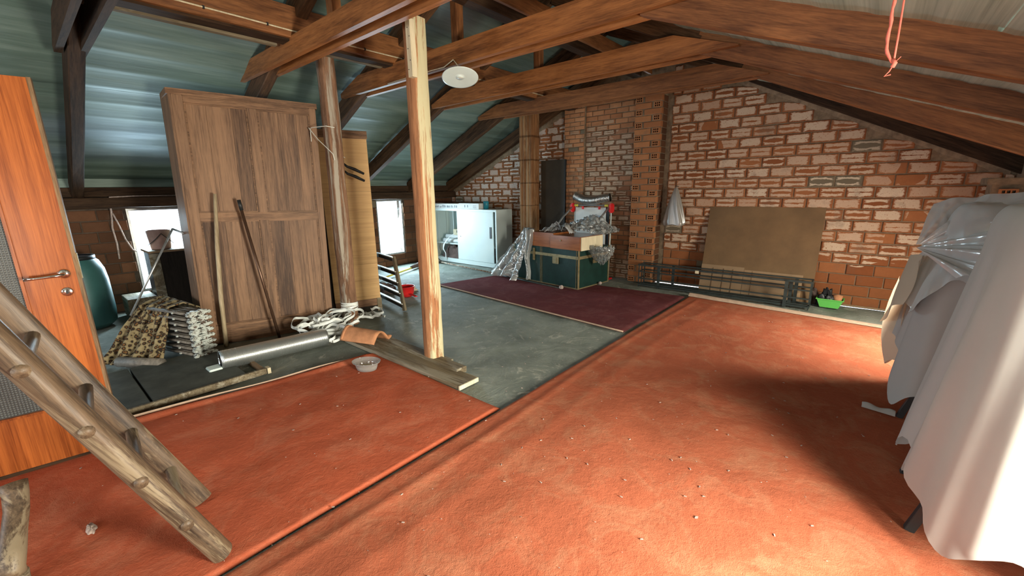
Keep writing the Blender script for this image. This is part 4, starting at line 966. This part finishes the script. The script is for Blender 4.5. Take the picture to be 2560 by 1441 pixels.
def fE(a, b):
    th = PI*(a-.1)*.9; r_ = .30*math.sin(PI*min(1, .15+b*.85))**.7+.02
    return (-3.02+r_*.75*math.cos(th)*.9+crump((a*5, b*5, 0), 3, .03), 5.52-r_*.5*math.sin(th)+.1*b, .62-.26*b+.10*math.sin(PI*b)+crump((a*5, b*5, 4), 3, .05)+.02)
film('plastic_sheet', 'ballooning clear plastic bag hanging off the right end of the trunk', fE, 50, 40, 'film')
# child's easel
ea = thing('toy_easel', 'toy easel with a white board, red corner joints and a yellow pocket behind the trunk', 'easel', (-3.58, 6.18, 0))
for x in (-3.93, -3.25): obj('leg', tube([(x, 6.20, .02), (x, 6.23, 1.20)], .012, 8), 'lampw', ea, True, True)
obj('leg', tube([(-3.95, 6.15, 1.18), (-4.02, 5.98, 1.02), (-4.10, 5.85, .82), (-4.12, 5.82, .60)], .016, 8), 'steel', ea, True, True)
obj('leg', tube([(-3.26, 6.15, 1.18), (-3.32, 5.98, 1.02), (-3.40, 5.85, .80), (-3.42, 5.82, .60)], .016, 8), 'steel', ea, True, True)
obj('top_bar', tube([(-3.93, 6.19, 1.215), (-3.25, 6.19, 1.215)], .014, 8), 'steel', ea, True)
for x in (-3.96, -3.23):
    obj('corner_joint', B(((x-.03, 6.14, 1.10), (x+.035, 6.24, 1.25)), bev=.018), 'red_pl', ea, True); obj('yellow_sleeve', tube([(x+(.05 if x < -3.5 else -.11), 6.18, 1.215), (x+(.11 if x < -3.5 else -.05), 6.18, 1.215)], .019, 10), 'yellow', ea, True)
obj('white_board', B(((-3.90, 6.19, .42), (-3.33, 6.205, 1.18))), 'paper', ea, True); obj('dark_board', B(((-3.325, 6.20, .45), (-3.27, 6.21, 1.16))), 'black', ea, True)
for x in (-3.77, -3.46): obj('clip', B(((x, 6.17, 1.15), (x+.035, 6.19, 1.20)), bev=.004), 'red_pl', ea, True)
obj('yellow_pocket', surf(lambda a, b: (-3.50+.28*a, 6.15-.04*math.sin(PI*a), .20+.26*b), 12, 8), 'yellow', ea, True, True)
o = obj('blue_smudge', B(((-3.48, 6.187, .98), (-3.42, 6.189, 1.05))), plain('pale_blue_print', (.30, .40, .52), .6), ea, True)
for x in (-3.25,): obj('foot', B(((x-.05, 6.15, 0), (x+.05, 6.26, .025)), bev=.006), 'red_pl', ea, True)
ea.location.y += .09
# duct
du = thing('air_duct', 'bent silver flexible duct resting on top of the toy easel', 'duct', (-3.55, 6.22, 1.30))
P = [(-3.90, 6.26, 1.37), (-3.80, 6.25, 1.335), (-3.68, 6.22, 1.305), (-3.52, 6.21, 1.30), (-3.38, 6.23, 1.325), (-3.24, 6.25, 1.345)]
def sp_(t):
    t *= len(P)-1; i = min(int(t), len(P)-2); f = t-i; g = lambda k: Vector(P[max(0, min(len(P)-1, k))]); a, b, c, d = g(i-1), g(i), g(i+1), g(i+2)
    return .5*((2*b)+(c-a)*f+(2*a-5*b+4*c-d)*f*f+(3*b-a-3*c+d)*f**3)
NN = 150; obj('duct_wall', tube([sp_(i/NN) for i in range(NN+1)], [.066+.0035*math.sin(i*1.9) for i in range(NN+1)], 20, cap=False), 'duct', du, True, True)
obj('inside', tube([sp_(i/20) for i in range(21)], .060, 16, cap=False), 'panel_d', du, True, True)

# hanging carrier bag ----------------------------------------------------------------
hb_ = thing('hanging_bag', 'pale grey carrier bag hanging from a nail on the brick wall beside the pillar', 'bag', (-2.29, 6.48, .94))
def bagf(a, b):
    th = 2*PI*a; w_ = .155*(1-b)**.72+.012; w_ = w_*(1 if b > .06 else .86+.14*b/.06); dd = .07*(1-b)**.6+.008
    f = 1+.10*math.sin(th*6+b*4)*(1-b*.3)
    return (-2.29+w_*math.cos(th)*f, 6.49+dd*math.sin(th)*f, .93+.56*b+.012*math.sin(th*3)*(1-b))
obj('bag_body', surf(bagf, 48, 40, closed_u=True), mk_film('milky_carrier_bag', (.8, .8, .8), .6, .3, (.34, .32, .28)), hb_, True, True)
obj('bag_base', surf(lambda a, b: tuple(Vector(bagf(a, .0)).lerp(Vector((-2.29, 6.49, .935)), b)), 48, 4, closed_u=True), 'greycloth', hb_, True, True)
obj('nail', tube([(-2.29, 6.60, 1.50), (-2.29, 6.47, 1.505)], .005, 6), 'iron', hb_, True)

# fibreboard, cardboard, railing, basket ------------------------------------------------
fb = thing('fibreboard_sheet', 'big square brown fibreboard leaning on the brick wall behind the railing', 'board', (-1.15, 6.355, 0))
bm = bmesh.new(); box(bm, (-.66, -.004, 0), (.70, .004, 1.235)); T_ = Matrix.Rotation(math.radians(-11), 4, 'X'); bmesh.ops.transform(bm, matrix=T_, verts=bm.verts)
o = obj('sheet', bm, 'fibre', fb); o.location = (.0, -.0, .0)
cbd = thing('cardboard_sheet', 'lower pale cardboard sheet standing behind the bars of the railing', 'cardboard', (-1.15, 6.335, 0))
bm = bmesh.new(); box(bm, (-.66, -.003, 0), (-.10, .003, .40)); box(bm, (-.098, -.006, 0), (.58, -.001, .37)); bmesh.ops.transform(bm, matrix=Matrix.Rotation(math.radians(-12), 4, 'X'), verts=bm.verts); obj('sheet', bm, 'cardboard', cbd)
for x in (-.50, -.36, -.24, .0): 
    bm = bmesh.new(); box(bm, (x, -.009, 0), (x+.006, -.004, .36)); bmesh.ops.transform(bm, matrix=Matrix.Rotation(math.radians(-12), 4, 'X'), verts=bm.verts); obj('crease', bm, 'fibre', cbd)
rl_ = thing('metal_railing', 'long low dark iron railing frame standing on the floor before the back wall', 'railing', (-1.55, 6.15, 0))
xa, xb = -2.63, -.45; ya, yb = 6.10, 6.31
def bar(name, p, q, r_=.009): 
    lo = [min(a, b)-r_ for a, b in zip(p, q)]; hi = [max(a, b)+r_ for a, b in zip(p, q)]; obj(name, B((lo, hi)), 'iron', rl_, True)
ZR = .34
for z, r_ in ((ZR, .013), (.235, .008), (.13, .008), (.03, .009), (.055, .006)): bar('long_bar', (xa, ya, z), (xb, ya, z), r_)
for z in (ZR, .235, .03): bar('long_bar', (xa, yb, z), (xb, yb, z), .008)
for x in (xa, xb):
    for z in (ZR, .235, .13, .03): bar('end_bar', (x, ya, z), (x, yb, z), .007)
    for y in (ya, ya+.10, ya+.2, yb): bar('end_upright', (x, y, .0), (x, y, ZR), .006)
for x, y in ((-2.33, ya+.02), (-2.18, yb), (-.70, ya-.01), (-.66, ya+.06), (-.62, yb)): obj('post', B(((x-.018, y-.010, 0), (x+.018, y+.010, ZR))), 'iron', rl_, True)
for i in range(4): bar('base_bar', (xa, ya+.05+i*.07, .012), (xb, ya+.05+i*.07, .012), .006)
obj('tag', B(((-1.80, ya-.016, .30), (-1.75, ya-.013, .34))), 'pale_wood', rl_, True)
gb = thing('green_basket', 'small bright green plastic tray holding dark scraps, on the floor by the railing', 'tray', (-.26, 6.40, 0))
bm = bmesh.new(); lo = [(-.09, -.06, .0), (.09, -.06, .0), (.09, .06, .0), (-.09, .06, .0)]; hi = [(-.13, -.085, .11), (.13, -.085, .11), (.13, .085, .11), (-.13, .085, .11)]
a = [bm.verts.new(p) for p in lo]; b = [bm.verts.new(p) for p in hi]; bm.faces.new(a)
for i in range(4): bm.faces.new((a[i], a[(i+1) % 4], b[(i+1) % 4], b[i]))
o = obj('tray_wall', bm, 'green_pl', gb); solid(o, .004, 1); o.location = (0, 0, .004)
obj('rim', B(((-.14, -.095, .105), (.14, -.082, .115)), ((-.14, .082, .105), (.14, .095, .115)), ((-.14, -.082, .105), (-.128, .082, .115)), ((.128, -.082, .105), (.14, .082, .115))), 'green_pl', gb)
o = obj('dark_scraps', blob(-.03, 0, .10, .06, .17, 6, .5), 'black', gb, smooth=True); o.location = (0, 0, .01)
o = obj('pale_pot', lathe([(0, 0), (.04, 0), (.05, .10), (0, .11)], 16, c=(.07, .0, .06)), 'terra', gb, smooth=True)
o = obj('cloth_scraps', blob(-.46, 6.50, .10, .06, .17, 9, .5), 'darkcloth', smooth=True); tag(o, 'dark rag heap against the wall between the railing and the green tray', 'rags')

# leaning shelf frame, red colander, slippers, stick ------------------------------------
sf = thing('slatted_frame', 'brown wooden frame with white-edged rungs leaning beside the second wardrobe', 'frame', (-4.45, 3.0, 0))
a0, a1 = Vector((-4.42, 3.03, 0)), Vector((-4.56, 3.02, .69)); b0, b1 = Vector((-5.35, 3.22, .0)), Vector((-5.50, 3.21, .69))
beam('stile', a0, a1, .055, .03, 'plank', sf, up=(0, 1, 0)); beam('stile', b0, b1, .055, .03, 'plank', sf, up=(0, 1, 0))
for i, t_ in enumerate((.06, .26, .46, .66, .92)):
    p, q = a0.lerp(a1, t_), b0.lerp(b1, t_); r_ = beam('rung', p, q, .03, .045, 'darkwood', sf)
    beam('white_face', p+Vector((0, .0, .042)), q+Vector((0, 0, .042)), .034, .010, 'cream', sf)
rc = thing('colander', 'red plastic colander with a handle on the concrete behind the slatted frame', 'colander', (-5.03, 3.52, 0), -.2)
o = obj('bowl', lathe([(.0, .004), (.075, .004), (.10, .05), (.115, .15), (.122, .152)], 28), 'red_pl', rc, smooth=True); solid(o, .004)
obj('handle', B(((.10, -.022, .05), (.32, .022, .062)), bev=.005), 'red_pl', rc)
for i in range(5): obj('slot', B(((-.03+.014*i, -.118, .05), (-.024+.014*i, -.095, .13))), 'lampw', rc)
ot = thing('yellow_pole', 'yellow broom pole lying below the right-hand left window', 'pole', (-6.6, 4.3, .03)); obj('shaft', tube([(-6.3, 3.9, .03), (-6.72, 4.85, .03)], .016, 8), 'yellow', ot, True, True)
obj('brush', tube([(-6.72, 4.85, .04), (-6.95, 5.35, .05)], [.03, .06], 10), 'darkcloth', ot, True, True)
for k_, (x, y, s_, lb) in enumerate(((-5.35, 3.75, .12, 'pale crumpled rag on the floor behind the slatted frame'), (-5.55, 3.45, .16, 'brown rag heap on the floor behind the slatted frame'))):
    o = obj('rag_heap', blob(x, y, s_*1.4, s_, s_*.7, 11+k_, .5), ('beige', 'darkcloth')[k_], smooth=True); tag(o, lb, 'rag')

# lamp -----------------------------------------------------------------------------------
la = thing('disc_lamp', 'flat white enamel disc lampshade hanging from the second truss', 'lamp', (-3.02, 2.86, 2.49))
bm = lathe([(0, .035), (.03, .035), (.035, .02), (.05, .016), (.155, .004), (.165, 0), (.155, -.002), (.05, .006), (.03, .004), (.028, -.004), (0, -.004)], 48)
bmesh.ops.transform(bm, matrix=Matrix.Rotation(math.radians(19), 4, Vector((.69, .72, 0))*(-1)), verts=bm.verts); obj('shade', bm, 'lampw', la, smooth=True)
obj('socket', lathe([(0, -.006), (.022, -.006), (.030, -.002), (.024, .002)], 24), 'cream', la, smooth=True)
obj('flex', tube([(0, 0, .03), (-.02, .0, .10), (-.07, -.01, .16), (-.20, -.012, .12), (-.55, -.015, .125), (-1.1, -.015, .12)], .005, 6), 'pale_wood', la, smooth=True)

# pink cord ------------------------------------------------------------------------------
pc = thing('pink_cord', 'pink-orange plaited cord hanging in a loop from the roof at the top right', 'cord', (-.03, 2.2, 1.9))
obj('cord', tube([(-.060+.0015*math.sin(i*1.5), 2.2, 2.30-.019*i) for i in range(19)]+[(-.055, 2.2, 1.945), (-.045, 2.2, 1.925), (-.035, 2.2, 1.908)], [.0052+.001*math.sin(i*2.1) for i in range(22)], 8), 'pink', pc, True, True)
obj('cord', tube([(-.036, 2.205, 2.31), (-.034, 2.205, 2.15), (-.032, 2.203, 2.0), (-.032, 2.2, 1.91)], .0032, 6), 'pink', pc, True, True)
obj('knot', tube([(-.036, 2.2, 1.918), (-.028, 2.196, 1.905), (-.034, 2.2, 1.893)], .0075, 8), 'pink', pc, True, True)
obj('loose_end', tube([(-.034, 2.2, 1.895), (-.040, 2.2, 1.880), (-.052, 2.2, 1.865), (-.034, 2.198, 1.868)], .0022, 6), 'pink', pc, True); obj('loose_end', tube([(-.032, 2.2, 1.905), (-.014, 2.2, 1.925)], .0014, 5), 'pink', pc, True)

pc.location.x += .014; pc.location.z += .022
# dust-sheeted furniture at the right --------------------------------------------------------
def drape(name, label, cx, cy, hx, hy, top, hem, m, folds=9, flare=.10, seed=0, nu=150, nv=70, rt=.16, sq=4.5, famp=.02, lean=(0, 0)):
    """a sheet thrown over something box-like: cap in the middle, rounded shoulder, folded skirts with an uneven hem"""
    def f(a, b):
        th = 2*PI*a; c, s = math.cos(th), math.sin(th)
        rr = (abs(c)**sq+abs(s)**sq)**(-1/sq)
        hz = hem(th) if callable(hem) else hem
        if b < .30:
            t_ = b/.30; k_ = t_*(1-rt); z = top-.02*t_*t_+.012*ns(c*t_*3+seed, s*t_*3, 0, 1.5); off = 0
        elif b < .45:
            t_ = (b-.30)/.15*PI/2; k_ = 1-rt+rt*math.sin(t_); z = top-.02-rt*.9*(1-math.cos(t_))*.9; off = 0
        else:
            t_ = (b-.45)/.55; k_ = 1; z0 = top-.02-rt*.81; z = z0+(hz-z0)*t_
            off = flare*t_+famp*t_**.7*(math.sin(folds*th+seed)+.5*math.sin(folds*2.3*th+seed*2)+.6*ns(th*3, t_*2, seed, 1))
        return (min(1.035, cx+(hx*k_*rr+off)*c+lean[0]*(top-z)), cy+(hy*k_*rr+off)*s+lean[1]*(top-z), max(z, .015))
    o = obj(name, surf(f, nu, nv, closed_u=True), m, smooth=True); tag(o, label, 'dust sheet'); return o
def bumpf(th, c, w_): d = (th-c+PI) % (2*PI)-PI; return math.exp(-(d/w_)**2)
def hem1(th): return .17+.14*bumpf(th, PI*1.10, .16)+.10*bumpf(th, PI*.97, .10)-.05*bumpf(th, PI*1.28, .12)+.03*math.sin(th*9)
drape('dust_sheet', 'large off-white dust sheet over the nearest furniture at the right edge', .72, 2.56, .315, .42, 1.42, hem1, 'sheetcloth', folds=9, flare=.11, seed=1.3, rt=.16, famp=.027, sq=6, lean=(-.02, 0))
drape('dust_sheet', 'grey dust sheet under clear plastic, over the far covered furniture at the right', .63, 3.90, .29, .36, 1.28, lambda th: .30+.12*math.sin(th*2+2.2)-.2*bumpf(th, PI*1.2, .2), 'greycloth', folds=6, flare=.10, seed=4.1, rt=.30, famp=.02, sq=5)
drape('plastic_sheet', 'clear plastic sheet stretched over the top of the far covered furniture', .66, 3.92, .32, .42, 1.39, lambda th: .80+.12*math.sin(th*3+1)+.06*math.sin(th*8), 'film_wrap', folds=13, flare=.10, seed=2.2, rt=.34, famp=.020, sq=4)
FE = [Vector(p) for p in ((.30, 3.98, 1.36), (.50, 3.86, 1.425), (.78, 3.66, 1.44), (.98, 3.42, 1.46), (.96, 3.22, 1.34), (.74, 3.17, 1.16), (.55, 3.20, 1.04), (.40, 3.32, .98))]
FP = Vector((.235, 3.72, 1.10))
def fanf(a, b):
    t_ = a*7; i = min(int(t_), 6); f = t_-i; e = FE[i].lerp(FE[i+1], f*f*(3-2*f)*.5+f*.5); p = FP.lerp(e, .04+.96*b)
    w_ = (.026*math.sin(a*34)+.014*math.sin(a*71+b*3)+.02*ns(a*9, b*2, 2, 1))*min(1, b*2.2)*(1-.3*b)
    return p+Vector((-.35, -.75, .55))*(w_+.05*math.sin(PI*b)*math.sin(PI*a))
o = obj('plastic_film', surf(fanf, 150, 50), 'film_wrap', smooth=True); tag(o, 'shiny plastic film pulled into a fan of creases on the far covered furniture', 'plastic sheet')
def flapf(a, b): return (.26-.085*b*a-.03*b+.02*math.sin(a*6+b*3), 3.62+.50*a+.06*b, 1.02-.30*b-.24*b*a+.02*math.sin(a*5))
o = obj('cloth_flap', surf(flapf, 16, 20), 'warmcloth', smooth=True); tag(o, 'cream cloth corner sticking out from the far covered furniture', 'cloth')
def flap2(a, b): return (.27+.05*math.sin(a*5+b*2)-.05*math.sin(PI*b), 4.02+.30*a-.12*b, .78-.58*b+.04*math.sin(a*7))
o = obj('cloth_flap', surf(flap2, 16, 20), 'warmcloth', smooth=True); tag(o, 'thin bright cloth hanging low behind the cream corner of the far covered furniture', 'cloth')
def tailf(a, b): return (.12+.17*a, 3.50+.06*b-.03*a, .02+.025*math.sin(PI*b)*(1+.3*math.sin(a*9)))
o = obj('cloth_tail', surf(tailf, 16, 8), 'greycloth', smooth=True); tag(o, 'grey cloth end trailing on the rug below the far covered furniture', 'cloth')
def chair(label, x0, x1_, y0, y1_, h_):
    t = thing('covered_chair', label, 'chair', ((x0+x1_)/2, (y0+y1_)/2, 0))
    for x in (x0, x1_):
        for y in (y0, y1_): beam('leg', (x, y, .012), (x+(.24 if x == x0 else -.04), y+(.05 if y == y0 else -.05), h_), .034, .034, 'black', t, up=(0, 1, 0), anchor='centre')
    obj('seat', B(((x0+.18, y0+.04, .42), (x1_-.03, y1_-.04, .47)), bev=.01), 'black', t, True)
    obj('backrest', B(((x1_-.08, y0+.06, .47), (x1_-.05, y1_-.06, h_)), bev=.008), 'black', t, True)
chair('black chair legs showing under the nearest dust sheet', .31, .92, 2.30, 2.78, .9)
chair('black chair leg showing under the far covered furniture', .31, .88, 3.50, 4.15, .85)

# crumbs and small litter on the rugs ----------------------------------------------------------
bm = bmesh.new(); rs = random.Random(21)
for i in range(420):
    if rs.random() < .55: x, y = rs.uniform(-3.5, -.2), rs.uniform(-.1, 3.4)
    else: x, y = rs.uniform(-1.8, .3), rs.uniform(.6, 5.4)
    s_ = rs.choice((.001, .0015, .002, .004)); z = .016; a = rs.uniform(0, PI)
    box(bm, (-s_*1.6, -s_*.6, -s_*.3), (s_*1.6, s_*.6, s_*.4), T=Matrix.Translation((x, y, z)) @ Matrix.Rotation(a, 4, 'Z'))
o = obj('crumbs', bm, 'fluff'); tag(o, 'tiny dust crumbs scattered over the red rugs', 'crumbs', kind='stuff')
o = obj('dust_clump', blob(-2.53, -.03, .042, .018, .018, 3, .3), 'fluff', smooth=True); o.location.z = .014; tag(o, 'small grey clump of fluff on the red rug between the ladder and the chair leg', 'fluff')
